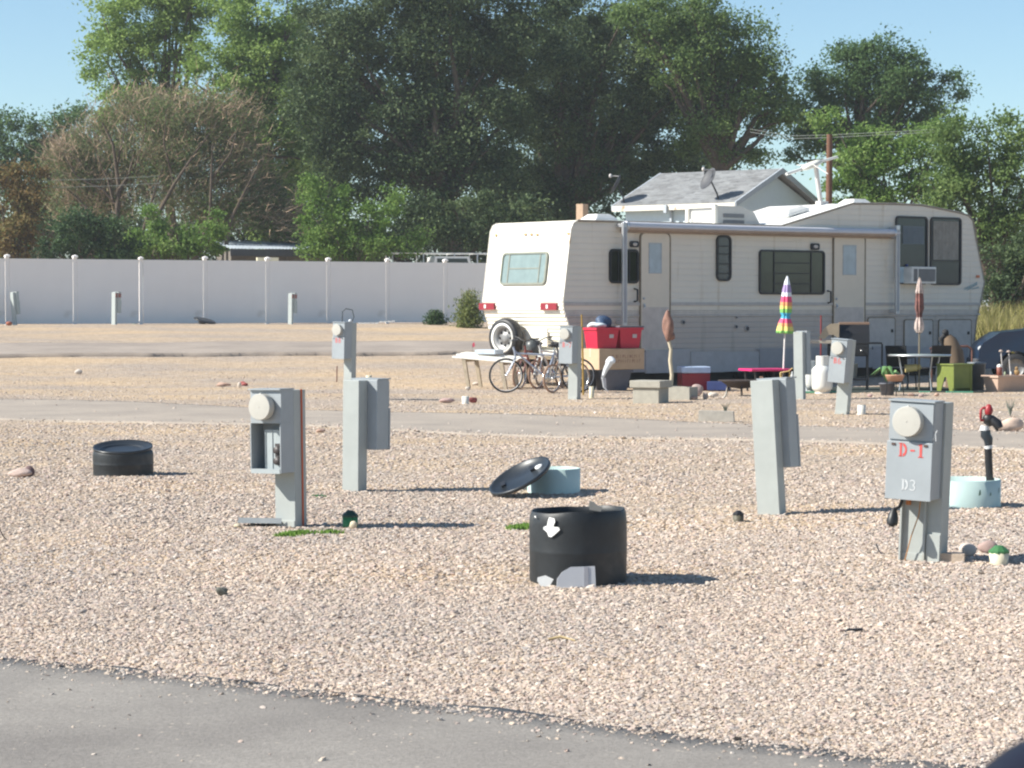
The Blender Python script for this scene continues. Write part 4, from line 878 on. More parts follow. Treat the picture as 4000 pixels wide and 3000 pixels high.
# ------------------------------------------------------------------ utility pedestals
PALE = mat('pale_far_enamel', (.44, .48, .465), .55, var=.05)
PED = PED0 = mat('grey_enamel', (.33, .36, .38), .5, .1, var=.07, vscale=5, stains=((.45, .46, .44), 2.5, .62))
PEDC = PEDC0 = mat('weathered_post_enamel', (.38, .405, .39), .55, .05, var=.08, vscale=4, stains=((.36, .34, .28), 3, .6))
METER = mat('meter_cover', (.47, .455, .41), .5, var=.05)
REDP = mat('red_print', (.60, .09, .08), .5); WHP = mat('white_print', (.56, .58, .59), .5)
DARKM = mat('black_plastic', (.015, .015, .017), .45)
def glyph(mb, ch, x, z, h, y, t=.0012):
    """slab-serif stencil characters drawn as thin polygons on the plane y"""
    w = h*.62; s = h*.17
    def bar(x0, x1, z0, z1): mb.box(x+x0*w, x+x1*w, y-t, y, z+z0*h, z+z1*h)
    def arc(cx, cz, rx, rz, a0, a1, th=.24, n=8):
        vs = []; 
        for i in range(n+1):
            a = R(a0+(a1-a0)*i/n)
            for k in (1, 1-th): vs.append((x+(cx+rx*math.cos(a)*k)*w, y-t, z+(cz+rz*math.sin(a)*k)*h))
        mb.add(vs, [(2*i, 2*i+1, 2*i+3, 2*i+2) for i in range(n)])
    if ch == 'D': bar(.08, .34, 0, 1); bar(-.04, .42, 0, .07); bar(-.04, .42, .93, 1); arc(.42, .5, .56, .5, -82, 82, .42)
    elif ch == '-': bar(.2, .75, .42, .55)
    elif ch == '1': bar(.36, .66, 0, 1); bar(.18, .84, 0, .07); bar(.18, .5, .86, .93)
    elif ch == '3': arc(.4, .74, .45, .26, -80, 150, .4); arc(.4, .27, .5, .27, -150, 80, .4)
    elif ch == 'B': bar(.05, .3, 0, 1); arc(.36, .74, .46, .26, -85, 85, .45); arc(.36, .27, .54, .27, -85, 85, .42)
    elif ch == '7': bar(.02, .95, .86, 1); mb.add([(x+.9*w, y-t, z+.86*h), (x+.95*w, y-t, z+.9*h), (x+.5*w, y-t, z), (x+.25*w, y-t, z)], [(0, 1, 2, 3)])
    elif ch == '8': arc(.48, .74, .42, .26, 0, 360, .4, 14); arc(.48, .27, .48, .27, 0, 360, .4, 14)
    elif ch == '6': arc(.48, .27, .48, .27, 0, 360, .4, 14); arc(.62, .45, .6, .52, 95, 180, .3)
def word(name, txt, x, z, h, y, m, par, gap=.16):
    mb = MB(); cx = x
    for ch in txt: glyph(mb, ch, cx, z, h, y); cx += h*.62*(1+gap) if ch != '-' else h*.62
    return obj(name, mb, m, par)
GPED = 'grey electric meter pedestals'
def pedestal(label, basepx, h, w, d, bh, cw, cdp, yaw, lean=(0, 0), open_=False, meter=True, pale=False, red=None, white=None, name='meter_pedestal', base_off=0, cleft=None):
    g = gp(*basepx); t = thing(name, label, 'electric pedestal', g, yaw, GPED); t.rotation_euler.x = lean[0]; t.rotation_euler.y = lean[1]
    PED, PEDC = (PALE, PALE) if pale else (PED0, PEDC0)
    pl = -cw/2; bl = pl+cw-w if cleft is None else pl-cleft; z0 = h-bh
    obj('post', MB().box(pl, pl+cw, -cdp/2, cdp/2, -.2, h-.003).box(pl+.004, pl+cw-.004, -cdp/2-.006, -cdp/2-.001, 0, .05), PEDC, t, bevel=.006)
    y1 = -cdp/2-.002; y0 = y1-d; dz = .0
    hz = h-bh*.40       # split between meter half and breaker half
    if not open_:
        bx = obj('box', MB().box(bl, bl+w, y0+.01, y1, z0, h), PED, t, bevel=.004)
        obj('meter_panel', MB().box(bl+.004, bl+w-.004, y0-.004, y0+.008, hz+.006, h-.012), PED, bx)
        cv = obj('breaker_cover', MB().box(bl-.004, bl+w+.003, y0-.014, y0+.008, z0-.006, hz-.006), PED, t, bevel=.003)
        m = MB()
        for sx in (.14, .86): m.box(bl+w*sx-.012, bl+w*sx+.012, y0-.02, y0-.0145, hz-.032, hz-.018)
        obj('latch_slots', m, mat('rust_slot', (.10, .06, .05), .8), cv)
        obj('roof_lip', MB().box(bl-.006, bl+w+.006, y0-.012, y1, h+.001, h+.012), PED, bx)
    else:
        bx = obj('box', MB().box(bl, bl+w, y0+.01, y1, hz, h).box(bl, bl+.008, y0, y1, z0, hz-.001).box(bl+w-.008, bl+w, y0, y1, z0, hz-.001)
                 .box(bl+.009, bl+w-.009, y0, y1, z0, z0+.008).box(bl+.009, bl+w-.009, y1-.012, y1-.001, z0+.009, hz-.001), PED, t)
        obj('roof_lip', MB().box(bl-.006, bl+w+.006, y0-.012, y1, h+.001, h+.012), PED, bx)
        ip = obj('breaker_panel', MB().box(bl+w*.30, bl+w-.02, y0+.07, y1-.013, z0+.02, hz-.05).box(bl+w*.33, bl+w*.34, y0+.064, y0+.07, z0+.03, hz-.06).box(bl+w*.55, bl+w*.56, y0+.064, y0+.07, z0+.03, hz-.06), mat('pale_panel', (.38, .42, .43), .45), t)
        m = MB()
        for zz in (z0+bh*.27, z0+bh*.14):
            m.lathe([(0, -.03), (.028, -.03), (.032, 0), (0, 0)], 16, M=Matrix.Translation((bl+w*.75, y0+.068, zz)) @ Matrix.Rotation(-math.pi/2, 4, 'X'))
            m.box(bl+w*.68, bl+w*.82, y0+.05, y0+.069, zz+.03, zz+.05)
        obj('outlets', m, mat('dark_brown_outlet', (.06, .05, .05), .5), ip)
        obj('bottom_lip', MB().box(bl+.009, bl+w-.01, y0-.004, y0+.012, z0-.004, z0+.03), mat('pale_panel', 0), bx)
    if meter:
        c = Matrix.Translation((bl+w*.47, y0-.004, h-bh*.2)) @ Matrix.Rotation(math.pi/2, 4, 'X'); r_ = .095
        me_ = obj('meter', MB().lathe([(r_*1.02, 0), (r_*1.02, .055)], 36, M=c).lathe([(r_*1.02, .055), (r_*.98, .060), (r_*.5, .062), (0, .062)], 36, M=c, smooth=False), METER, t)
        obj('meter_rivets', MB().blob(c @ Vector((0, 0, .062)), .005, .004, .005, 1, 0, sub=1).blob(c @ Vector((0, r_*1.0, .035)), .012, .012, .010, 1, 0, sub=1), METER, me_)
    if red: word('lettering', red, bl+w*.27, hz-bh*.165, bh*.14, y0-.0145, REDP, t, .2)
    if white: word('lettering', white, bl+w*.36, z0+bh*.09, bh*.115, y0-.0145, WHP, t, .2)
    return t, (bl, bl+w, y0, y1, z0, h, hz)
YW = R(-30)
t, q = pedestal('grey meter pedestal marked D-1 in red and D3 in white with black plug hanging below', (3610, 2188), 1.03, .30, .17, .62, .26, .14, YW, (0, R(2.2)), red='D-1', white='D3', cleft=.055)
dl = t
# channel flanges, wires and scratch on the D-1 pedestal
obj('post_flange', MB().box(-.14, -.128, -.10, -.0725, 0, .4).box(.02, .034, -.10, -.0725, 0, .4).box(.04, .13, -.085, -.0725, 0, .18), PEDC, t)
obj('copper_wire', MB().tube([(.0, -.11, .41), (-.005, -.12, .30), (-.05, -.12, .16), (-.09, -.11, .0)], .004, 6), mat('copper_wire', (.42, .20, .07), .5), t)
obj('conduit_stub', MB().tube([(-.085, -.10, .41), (-.085, -.10, .36)], .018, 10), mat('orange_cap', (.45, .16, .04), .5), t)
mb = MB(); 
for a, b2 in (((.115, .80), (.14, .86)), ((.13, .84), (.135, .79))): mb.tube([(a[0], q[2]-.0, a[1]), (b2[0], q[2]-.0, b2[1])], .003, 5)
obj('paint_scratch', mb, WHP, t)
gpl = dl.matrix_basis
cable = thing('power_plug', 'black cable plug hanging under the left edge of the D-1 pedestal', 'cable', (0, 0, 0))
def onto(t, v): t.rotation_mode = 'XYZ'; return Matrix.Translation(t.location) @ t.rotation_euler.to_matrix().to_4x4() @ Vector(v)
pA = onto(t, (q[0]+.09, q[2]+.06, q[4]+.0)); pB = at(3492, 1990, pA.y-.01); pC = at(3484, 2050, pA.y-.03)
obj('cord', MB().tube([pA, pA.lerp(pB, .5)+Vector((.01, 0, -.02)), pB], .011, 8), DARKM, cable); obj('plug', MB().tube([pB, pB.lerp(pC, .3), pB.lerp(pC, .75), pC], [.018, .03, .038, .033], 12).tube([pC, pC+(pC-pB)*.12], [.02, .018], 8), DARKM, cable)

t, q = pedestal('grey meter pedestal with open breaker bay and orange cord taped down its side', (1138, 2055), 1.02, .275, .17, .61, .18, .15, YW, (0, R(-.8)), open_=True)
obj('orange_cord', MB().tube([(.093, .02, h_) for h_ in (-.02, .3, .6, .9, 1.02)], .008, 8), mat('orange_cord', (.50, .10, .04), .6), t)
gpd = gp(1030, 2052)
o = obj('metal_cover', MB().prism([(-.17, -.11), (.16, -.12), (.19, .09), (-.13, .10)], 'z', .02, .035).box(-.16, .17, -.125, -.12, .02, .06), PED, None, gpd, R(-10)); o.rotation_euler.x = R(-3); tag(o, 'loose grey metal cover lying flat beside the open pedestal', 'metal cover')

pedestal('grey post and box pedestal seen from behind, between the left pedestal and the green lid', (1385, 1917), .985, .27, .2, .62, .168, .14, YW+math.pi, (0, R(-.6)), meter=False)
pedestal('grey pedestal seen from behind with its post leaning left, beside the D-1 pedestal', (3015, 2008), 1.06, .25, .18, .70, .19, .13, YW+math.pi, (0, R(3.6)), meter=False)
t8, q = pedestal('smaller grey pedestal with red B8 marking and wire loop on top, left of the trailer', (1365, 1560), 1.33, .26, .2, .62, .17, .13, R(-34), (0, R(1.2)), red='B8')
obj('wire_loop', MB().tube([(q[0]+.12, q[2]+.1, 1.33), (q[0]+.13, q[2]+.1, 1.52), (q[0]+.2, q[2]+.1, 1.57), (q[1]+.0, q[2]+.2, 1.55), (q[1]+.04, q[2]+.2, 1.43), (q[1], q[2]+.2, 1.34)], .008, 6), DARKM, t8)
obj('top_knob', MB().blob((q[1]-.02, q[2]+.18, 1.36), .04, .03, .03, 2, .1), WHP, t8)
pedestal('grey pedestal with red B-7 marking in front of the bicycles and the trailer rear', (2243, 1560), 1.28, .26, .2, .64, .185, .13, YW, (0, R(1)), red='B-7')
pedestal('leaning grey pedestal with red B6 marking in front of the grill and propane tanks', (3290, 1618), 1.13, .26, .2, .64, .19, .13, YW, (0, R(5)), red='B6')
pedestal('tall pale grey pedestal seen from behind beside the folded rainbow umbrella', (3125, 1560), 1.18, .2, .16, .75, .17, .12, YW+math.pi, (0, R(1)), meter=False)
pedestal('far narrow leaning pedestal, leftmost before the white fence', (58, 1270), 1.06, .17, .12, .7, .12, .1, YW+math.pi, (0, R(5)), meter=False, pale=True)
for lb, bx, by in (('far narrow pedestal with red patch, second from the left before the white fence', 446, 1268), ('far narrow pedestal with red patch, nearest the middle of the white fence', 1135, 1266)):
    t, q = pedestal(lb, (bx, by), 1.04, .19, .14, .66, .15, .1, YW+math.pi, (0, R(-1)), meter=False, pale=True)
    obj('red_patch', MB().box(q[0]-.006, q[0]-.001, q[2]+.0, q[3]-.0, .87, 1.0).box(-.082, -.077, -.05, .05, .87, 1.0), mat('faded_red_patch', (.30, .13, .11), .7), t)

# ------------------------------------------------------------------ barrels and pit rings
BAR = mat('black_barrel_plastic', (.016, .019, .022), .5, var=.5, vscale=3, bump=.25, bscale=9, stains=((.075, .072, .066), 3.2, .60))
def barrel(name, label, bpx, r_, h, dent=.0, seed=0, rim=None):
    g = gp(*bpx); g.y += r_; t = thing(name, label, 'barrel', g, 0)
    rr_ = random.Random(seed); prof_ = [(r_*.99, -.1), (r_*.99, 0), (r_*.995, h*.12), (r_*.998, h*.42), (r_*1.003, h*.44), (r_*.998, h*.46), (r_, h*.6), (r_*.997, h*.82), (r_*.985, h*.93), (r_*.955, h*.985), (r_*.945, h), (r_*.93, h*.995), (r_*.95, h*.90), (r_*.965, h*.6), (r_*.95, .02)]
    mb = MB().lathe(prof_, 56)
    if dent or True:
        vs = []
        for x, y, z in mb.v:
            a = math.atan2(y, x); k = max(0, z/h-.7)/.3; dd_ = 1+.006*math.sin(3*a+seed)+.004*math.sin(5*a+z*9); x *= dd_; y *= dd_
            vs.append((x, y, z + k*(dent*math.sin(a*1+1.9)+dent*.5*math.sin(3*a)+dent*.25*math.sin(7*a+1))))
        mb.v = vs
    obj('shell', mb, BAR, t)
    return t, g
t, gb = barrel('cut_barrel', 'large black cut-down plastic barrel with white arrow painted on its side', (2262, 2290), .29, .425, .008, 1)
def curved(poly, r_, name, m, par, off=.004, th=.0):
    """flat outline (x across, z up) wrapped on the barrel front"""
    mb = MB(); mb.add([(r_*math.sin(x/r_), -math.sqrt(max(0, 1))*(r_+off)*math.cos(x/r_), z) for x, z in poly], [tuple(range(len(poly)))]); return obj(name, mb, m, par)
WPT = mat('white_barrel_paint', (.80, .80, .78), .5)
def cv_poly(pxs, name):    # photo pixels -> barrel front coordinates
    out = []
    for x, y in pxs:
        p = at(x, y, gb.y-.28); X = p.x-gb.x; X = max(-.285, min(.285, X)); out.append((.29*math.asin(X/.29), p.z-gb.z))
    mb = MB(); rr_ = .302
    # fan triangles, subdivided by rows so that the paint follows the curve
    c = (sum(a for a, b_ in out)/len(out), sum(b_ for a, b_ in out)/len(out)); vs = [c]+out+[((a+c[0])/2, (b_+c[1])/2) for a, b_ in out]; n_ = len(out)
    f = []
    for i in range(n_):
        j_ = (i+1) % n_; f += [(0, 1+n_+i, 1+n_+j_), (1+n_+i, 1+i, 1+j_, 1+n_+j_)]
    mb.add([(rr_*math.sin(a/.29), -rr_*math.cos(a/.29), b_) for a, b_ in vs], f); return obj(name, mb, WPT, t)
cv_poly([(2150, 2022), (2170, 2026), (2172, 2040), (2165, 2058), (2142, 2056), (2144, 2042)], 'arrow_shaft')
cv_poly([(2142, 2056), (2165, 2058), (2186, 2060), (2190, 2070), (2170, 2090), (2158, 2100), (2148, 2098), (2142, 2082), (2128, 2070), (2130, 2062)], 'arrow_head')
cv_poly([(2095, 2022), (2100, 2022), (2101, 2029), (2096, 2029)], 'paint_fleck')
p = at(2323, 1990, gb.y-.26); obj('torn_flap', MB().prism([(-.03, 0), (.035, -.01), (.045, .02), (.02, .02), (-.005, .045), (-.03, .05), (-.035, .02)], 'y', -.01, .012, M=Matrix.Translation((p.x-gb.x, -.272, .445))), mat('grey_torn_plastic', (.26, .26, .24), .6), t)
g2 = gp(2250, 2292); o = obj('plastic_sheet', MB().prism([(-.115, -.02), (-.11, .05), (-.08, .09), (-.03, .118), (.11, .122), (.115, -.02)], 'y', -.01, .01).box(.045, .07, -.0135, -.0105, -.015, .119, 1), [mat('grey_white_plastic', (.50, .51, .54), .5, var=.04), mat('grey_band', (.33, .33, .36), .5)], None, (g2.x, g2.y-.03, g2.z), R(4)); o.rotation_euler.x = R(-8); tag(o, 'grey white cut plastic sheet leaning on the foot of the large barrel', 'plastic sheet')
g2 = gp(2130, 2288); o = obj('plastic_scrap', MB().prism([(-.02, -.01), (-.047, .03), (-.045, .05), (0, .062), (.048, .04), (.02, -.01)], 'y', -.008, .008), WPT, None, (g2.x, g2.y-.02, g2.z)); o.rotation_euler.x = R(-12); tag(o, 'small white five sided scrap at the foot of the large barrel', 'scrap')
t, g = barrel('cut_barrel', 'low black cut-down barrel with dished lid at the left', (462, 1861), .29, .235, 0, 2)
t.location.y += 0
lidm = mat('black_lid', (.022, .027, .033), .35, var=.2)
lm = MB().lathe([(.001, .03), (.20, .02), (.265, .045), (.285, .06), (.285, .035), (.0, .0)], 48); o = obj('lid', lm, lidm, t, (0, 0, .235-.018)); o.rotation_euler = (R(9), R(0), 0)
TEAL = mat('pale_teal_plastic', (.46, .585, .555), .45, var=.06, vscale=4, stains=((.36, .45, .42), 5, .66))
def pit_ring(label, bpx, r_, h):
    g = gp(*bpx); g.y += r_; t = thing('pit_ring', label, 'culvert ring', g, 0)
    obj('collar', MB().lathe([(r_, -.1), (r_, h), (r_-.012, h+.002), (r_-.014, -.1)], 56), TEAL, t); return t, g
t, g = pit_ring('pale teal plastic pit ring with black lid leaning on its left', (2165, 1931), .235, .215)
gl_ = gp(2040, 1938); lc = at(2032, 1862, gl_.y-.02)
o = thing('round_cover', 'round black lid with white dot leaning against the teal pit ring', 'lid', lc); 
ex = (at(2146, 1800, gl_.y+.15)-at(1915, 1922, gl_.y+.1)); ang = math.atan2(ex.z, ex.x); rl_ = ex.length/2
ML = Matrix.Rotation(-ang, 4, 'Y') @ Matrix.Rotation(R(15), 4, 'X')
mb = MB().lathe([(.001, .0), (rl_*.90, .0), (rl_*.93, .018), (rl_, .018), (rl_, -.012), (.001, -.02)], 56, M=ML); obj('disc', mb, lidm, o)
mb = MB().lathe([(.0, .012), (.035, .010), (.037, .0)], 20, M=ML @ Matrix.Translation((rl_*.62, -.0, 0))); obj('white_dot', mb, WPT, o)
mb = MB().box(-.02, .02, -.05, .05, .0, .02, M=ML @ Matrix.Translation((-rl_*.55, .0, 0))).box(-.02, .02, -.05, .05, .0, .02, M=ML @ Matrix.Translation((rl_*.42, .02, 0))); obj('grip', mb, DARKM, o)
t, g = pit_ring('large pale teal pit ring around the black water standpipe', (3790, 1985), .30, .215)
mb = MB()
for x, y, w_, h_ in ((3800, 1925, .02, .05), (3845, 1930, .014, .03), (3885, 1915, .016, .045)):
    p = at(x, y, g.y); a = math.asin(max(-.98, min(.98, (p.x-g.x)/.3))); z = at(x, y, g.y-.3*math.cos(a)).z-g.z
    mb.add([(.3045*math.sin(a+dx/.3), -.3045*math.cos(a+dx/.3), z+dz) for dx, dz in ((-w_/2, -h_/2), (w_/2, -h_/2*.6), (w_/2*.8, h_/2), (-w_/2*.3, h_/2*.8))], [(0, 1, 2, 3)])
obj('green_mark', mb, mat('dark_green_mark', (.08, .16, .12), .6), t)
# frost-free hydrant
hy = g.y+.12; hb = at(3865, 1880, hy)
t = thing('water_hydrant', 'black wrapped frost-free hydrant with red pump handle inside the teal ring', 'hydrant', (hb.x, hy, g.z))
def hp(x, y, o_=0): p = at(x, y, hy); return Vector((p.x-hb.x, o_, p.z-g.z))
obj('standpipe', MB().tube([(.0, 0, -.1), hp(3866, 1880), hp(3862, 1800), hp(3860, 1740)], [.03, .03, .032, .031], 16), DARKM, t)
wr = MB(); 
for k, (y, r_) in enumerate(((1735, .033), (1722, .036), (1712, .042), (1700, .047), (1690, .046), (1680, .043))): pass
wr.tube([hp(3862, 1738), hp(3860, 1715), hp(3850, 1700), hp(3850, 1680)], [.032, .04, .044, .04], 16); obj('tape_wrap', wr, mat('dark_blue_tape', (.03, .04, .05), .3), t)
obj('tape_band', MB().tube([hp(3846, 1682), hp(3848, 1664)], [.041, .036], 16).tube([hp(3862, 1752), hp(3860, 1740)], [.034, .034], 16), mat('white_tape', (.66, .66, .66), .45), t)
obj('head', MB().blob(hp(3862, 1640), .048, .04, .055, 3, .12).tube([hp(3870, 1635), hp(3893, 1655, -.03), hp(3900, 1672, -.04)], [.035, .042, .034], 12), DARKM, t)
obj('spout_tip', MB().tube([hp(3888, 1668, -.03), hp(3894, 1684, -.035)], [.018, .006], 8), DARKM, t)
obj('handle', MB().tube([hp(3858, 1640), hp(3832, 1642), hp(3831, 1630), hp(3832, 1600), hp(3842, 1593), hp(3858, 1594)], .011, 8).blob(hp(3862, 1603), .032, .03, .055, 5, .1), mat('red_iron', (.30, .02, .025), .45), t)

# ------------------------------------------------------------------ small things on the gravel
def rock(label, bpx, wpx, hpx, col, seed, name='rock', cat='rock', amp=.12, rz=0, dy=.6, sink=.25, mi=None):
    g = gp(*bpx); rx = px(wpx, g.y)/2; h = px(hpx, g.y); m = mat('stone_%s' % col[0], col[1], .85, var=.12, vscale=12, bump=.3, bscale=40)
    o = obj(name, MB().blob((0, 0, h*.5-h*sink*.0), rx, rx*dy, h*.55, seed, amp, sub=3, smooth=False if amp > .2 else True), m, None, g+Vector((0, rx*dy, 0)), rz); tag(o, label, cat); return o
rock('smooth pale egg shaped stone behind the wooden block by D-1', (3783, 2176), 70, 52, ('egg', (.58, .50, .44)), 3, amp=.03)
rock('reddish grey stone just behind the cream valve box', (3868, 2165), 80, 50, ('redgrey', (.38, .27, .24)), 8)
rock('pinkish rock with dark end at the far left', (75, 1866), 85, 34, ('pink', (.50, .38, .33)), 5)
rock('dark reddish stone touching the pinkish rock at far left', (114, 1862), 36, 40, ('darkred', (.16, .10, .10)), 15)
rock('large cream pink boulder at the right edge with a small plant behind', (3955, 1690), 105, 50, ('cream', (.62, .46, .36)), 9, amp=.16)
rock('pinkish boulder beside the concrete trough', (2722, 1548), 50, 44, ('rose', (.42, .31, .28)), 21)
rock('small brown stone lying before the pinkish boulder', (2708, 1562), 34, 14, ('brown', (.42, .28, .22)), 22)
rock('small pale stone right of the pinkish boulder', (2756, 1560), 24, 28, ('pale', (.52, .40, .34)), 23)
rock('small white stone among the stones right of the trough', (2785, 1552), 40, 18, ('white', (.62, .54, .46)), 24)
rock('brown stone at the back of the middle gravel beside the open pedestal', (1250, 1690), 36, 14, ('brown', 0), 25)
rock('dark lump of debris lying on the foreground gravel at left', (868, 2330), 50, 34, ('dark', (.13, .13, .11)), 31, 'debris', 'debris', .25)
rock('pale round stone leaning against the green valve cap', (1380, 2066), 30, 28, ('pale2', (.60, .52, .38)), 33)
rock('small pale stone beneath the loose metal cover', (927, 2062), 26, 16, ('pale2', 0), 34)
rock('rusty brick coloured lump at the far left near the fence', (34, 1272), 24, 16, ('brick', (.36, .12, .07)), 35)
rock('reddish stones heap left of the white pipe cap', (1745, 1574), 60, 18, ('rose2', (.44, .30, .27)), 36)
rock('dark red stone just right of the white pipe cap', (1848, 1574), 34, 22, ('wine', (.20, .05, .05)), 37)
rock('white block of stone by the bench leg', (1860, 1505), 30, 12, ('white', 0), 38)
rock('small white stone in front of the bench', (1828, 1525), 20, 14, ('white', 0), 39)
rock('pale boulder at the left before the back road', (305, 1462), 30, 18, ('greywhite', (.55, .50, .45)), 40)
rock('white stone beside the red debris left of the B8 pedestal', (935, 1516), 16, 22, ('white', 0), 41)
rock('red rag of debris on the gravel left of the B8 pedestal', (950, 1508), 34, 16, ('redrag', (.35, .10, .09)), 42, 'rag', 'debris', .3)
rock('orange pink stones left of the red debris', (868, 1510), 50, 14, ('orangepink', (.50, .33, .25)), 43, amp=.25)
def cyl(name, label, cat, bpx, wpx, hpx, m, taper=1, top=None, cap=None, lid=None, par=None, seg=28):
    g = gp(*bpx); r_ = px(wpx, g.y)/2; h = px(hpx, g.y)
    if lid is None:
        o = obj(name, MB().lathe([(r_*taper, -.03), (r_*taper, 0), (r_, h), (r_*.9, h), (r_*.88, h*.8), (0, h*.75)], seg), m, None, g+Vector((0, r_, 0))); return tag(o, label, cat)
    t = thing(name, label, cat, g+Vector((0, r_, 0))); obj('base', MB().lathe([(r_*taper, -.03), (r_*taper, 0), (r_, h*.62), (0, h*.62)], seg), m, t)
    obj('cap', MB().lathe([(r_*1.04, h*.6), (r_*1.04, h*.72), (r_*.45, h*.98), (r_*.3, h), (0, h)], 10, smooth=False), lid, t); return t
CRM = mat('cream_plastic2', (.66, .60, .44), .5); GRN = mat('green_plastic', (.03, .19, .06), .5, var=.15)
cyl('valve_box', 'cream round valve housing with green cap at the right edge', 'valve box', (3910, 2208), 80, 74, CRM, .85, lid=mat('dark_green_cap', (.05, .17, .06), .5))
cyl('valve_box', 'bright green valve cap standing right of the open pedestal', 'valve box', (1366, 2062), 62, 66, GRN, .95, lid=mat('dark_green_lid', (.015, .05, .03), .5))
cyl('valve_box', 'dark olive valve stub in the gravel left of the leaning back-view pedestal', 'valve box', (2886, 2040), 44, 44, mat('olive_plastic', (.10, .09, .06), .6), .95, lid=DARKM)
cyl('pipe_cap', 'white pipe stub beside the leaning B6 pedestal', 'pipe', (3368, 1620), 32, 38, mat('off_white_pvc', (.66, .64, .58), .5))
cyl('pipe_cap', 'cream pipe stub rising right behind the back-view post at left', 'pipe', (1440, 1520), 24, 54, CRM)
cyl('pipe_cap', 'white pipe stub with dark top before the trailer rear', 'pipe', (1818, 1578), 28, 30, mat('off_white_pvc', 0))
cyl('pipe_cap', 'cream pipe standing between the bicycle wheel and the grey tub', 'pipe', (2311, 1556), 20, 46, CRM)
cyl('pipe_cap', 'small pale green stub between the first two far pedestals', 'pipe', (525, 1266), 16, 20, mat('pale_green_pipe', (.35, .42, .28), .6))
g = gp(1093, 1942)
g = gp(3712, 2196); o = obj('wood_block', MB().box(-.10, .10, -.05, .05, .0, .055), mat('weathered_wood', (.46, .37, .29), .85, var=.2, vscale=14, bump=.4), None, g+Vector((0, .05, 0)), R(-14)); tag(o, 'weathered wooden block lying at the foot of the D-1 pedestal', 'wood block')
g = gp(2795, 1648); t = thing('concrete_slab', 'flat pale concrete slab with dry tuft beyond the middle road', 'slab', g, R(-12))
obj('slab', MB().prism([(-.25, 0), (.26, .0), (.25, .15), (-.24, .16)], 'y', 0, .12), mat('pale_concrete', (.44, .41, .36), .9, var=.15, vscale=12, bump=.4), t)
m = MB()
for k in range(9): a = random.uniform(-.3, .3); m.tube([(.12, .14, .1), (.12+a*.1, .15, .2), (.12+a*.25, .15+random.uniform(-.03, .03), .2+random.uniform(.03, .09))], [.006, .004, .001], 4)
obj('dry_tuft', m, mat('dry_plant', (.10, .11, .08), .8), t)
g = gp(3960, 1648); m = MB()
for k in range(12): a = R(30*k); m.tube([(0, 0, 0), (math.cos(a)*.03, math.sin(a)*.03, .1), (math.cos(a)*.07, math.sin(a)*.07, .17+.03*(k % 3))], [.009, .006, .001], 4)
o = obj('small_plant', m, mat('greyish_plant', (.20, .22, .18), .8), None, g+Vector((0, .25, .08))); tag(o, 'small spiky grey plant above the cream pink boulder at the right edge', 'plant')
g = gp(3335, 2470); o = obj('scrap_strip', MB().prism([(-.045, 0), (.04, .004), (.045, .02), (-.03, .018)], 'y', -.012, .012), DARKM, None, g, R(5)); tag(o, 'thin black scrap strip on the right foreground gravel', 'scrap')
g = gp(2190, 2505); o = obj('twig', MB().tube([(-.06, 0, .01), (0, .02, .02), (.07, -.03, .008)], [.006, .008, .004], 6), mat('straw', (.50, .38, .20), .8), None, g); tag(o, 'straw coloured twig on the foreground gravel below the big barrel', 'twig')
g = gp(15, 2110); o = obj('bent_wire', MB().tube([(-.04, 0, .17), (-.03, 0, .08), (0, .0, .02), (.03, .02, -.01)], .004, 6), DARKM, None, g); tag(o, 'bent black wire sticking up at the left edge', 'wire')
g = gp(3440, 2165); o = obj('bent_wire', MB().tube([(-.03, 0, .07), (-.015, 0, .03), (.0, -.005, .008), (.03, -.01, .0)], .005, 6), mat('dark_fascia', 0), None, g); tag(o, 'short dark wire lying left of the D-1 pedestal foot', 'wire')
g = gp(1315, 1492); o = obj('rebar_stake', MB().tube([(0, 0, -.1), (.01, 0, .33)], .012, 6), mat('rust_iron', (.16, .07, .045), .85), None, g); tag(o, 'thin rusty stake standing left of the B8 pedestal', 'stake')
g = gp(800, 1266); lt = thing('round_cover', 'dark lid tilted on the far gravel below the white fence', 'lid', g+Vector((0, 0, .12))); obj('disc', MB().lathe([(.0, .02), (.36, .02), (.38, 0), (.36, -.02), (0, -.02)], 40, M=Matrix.Rotation(R(15), 4, 'Y') @ Matrix.Rotation(R(8), 4, 'X')), lidm, lt); obj('support', MB().tube([(-.1, .1, -.15), (-.1, .1, -.0)], .12, 12), lidm, lt)
# white litter strip at the fence foot
g = gp(1470, 1266); m = MB()
for k in range(9): m.box(-.62+k*.14, -.62+k*.14+.11, -.12, .12, .01+.012*k*(k > 4)/1.5, .05+.012*k*(k > 4)/1.5, M=None)
o = obj('slatted_board', m, mat('white_paint', 0), None, g+Vector((0, .3, 0)), 0); tag(o, 'white slatted board lying on the ground before the fence', 'board')
# pink survey flag
g = gp(1845, 1390); t = thing('marker_flag', 'tiny pink marker flag on a wire left of the trailer', 'flag', g); obj('wire', MB().tube([(0, 0, -.05), (0, 0, .26)], .005, 5), mat('grey_wire', 0), t); obj('flag', MB().prism([(0, .2), (.07, .24), (.05, .34), (.0, .30)], 'y', -.002, .002), mat('pink_flag', (.75, .12, .18), .6), t)

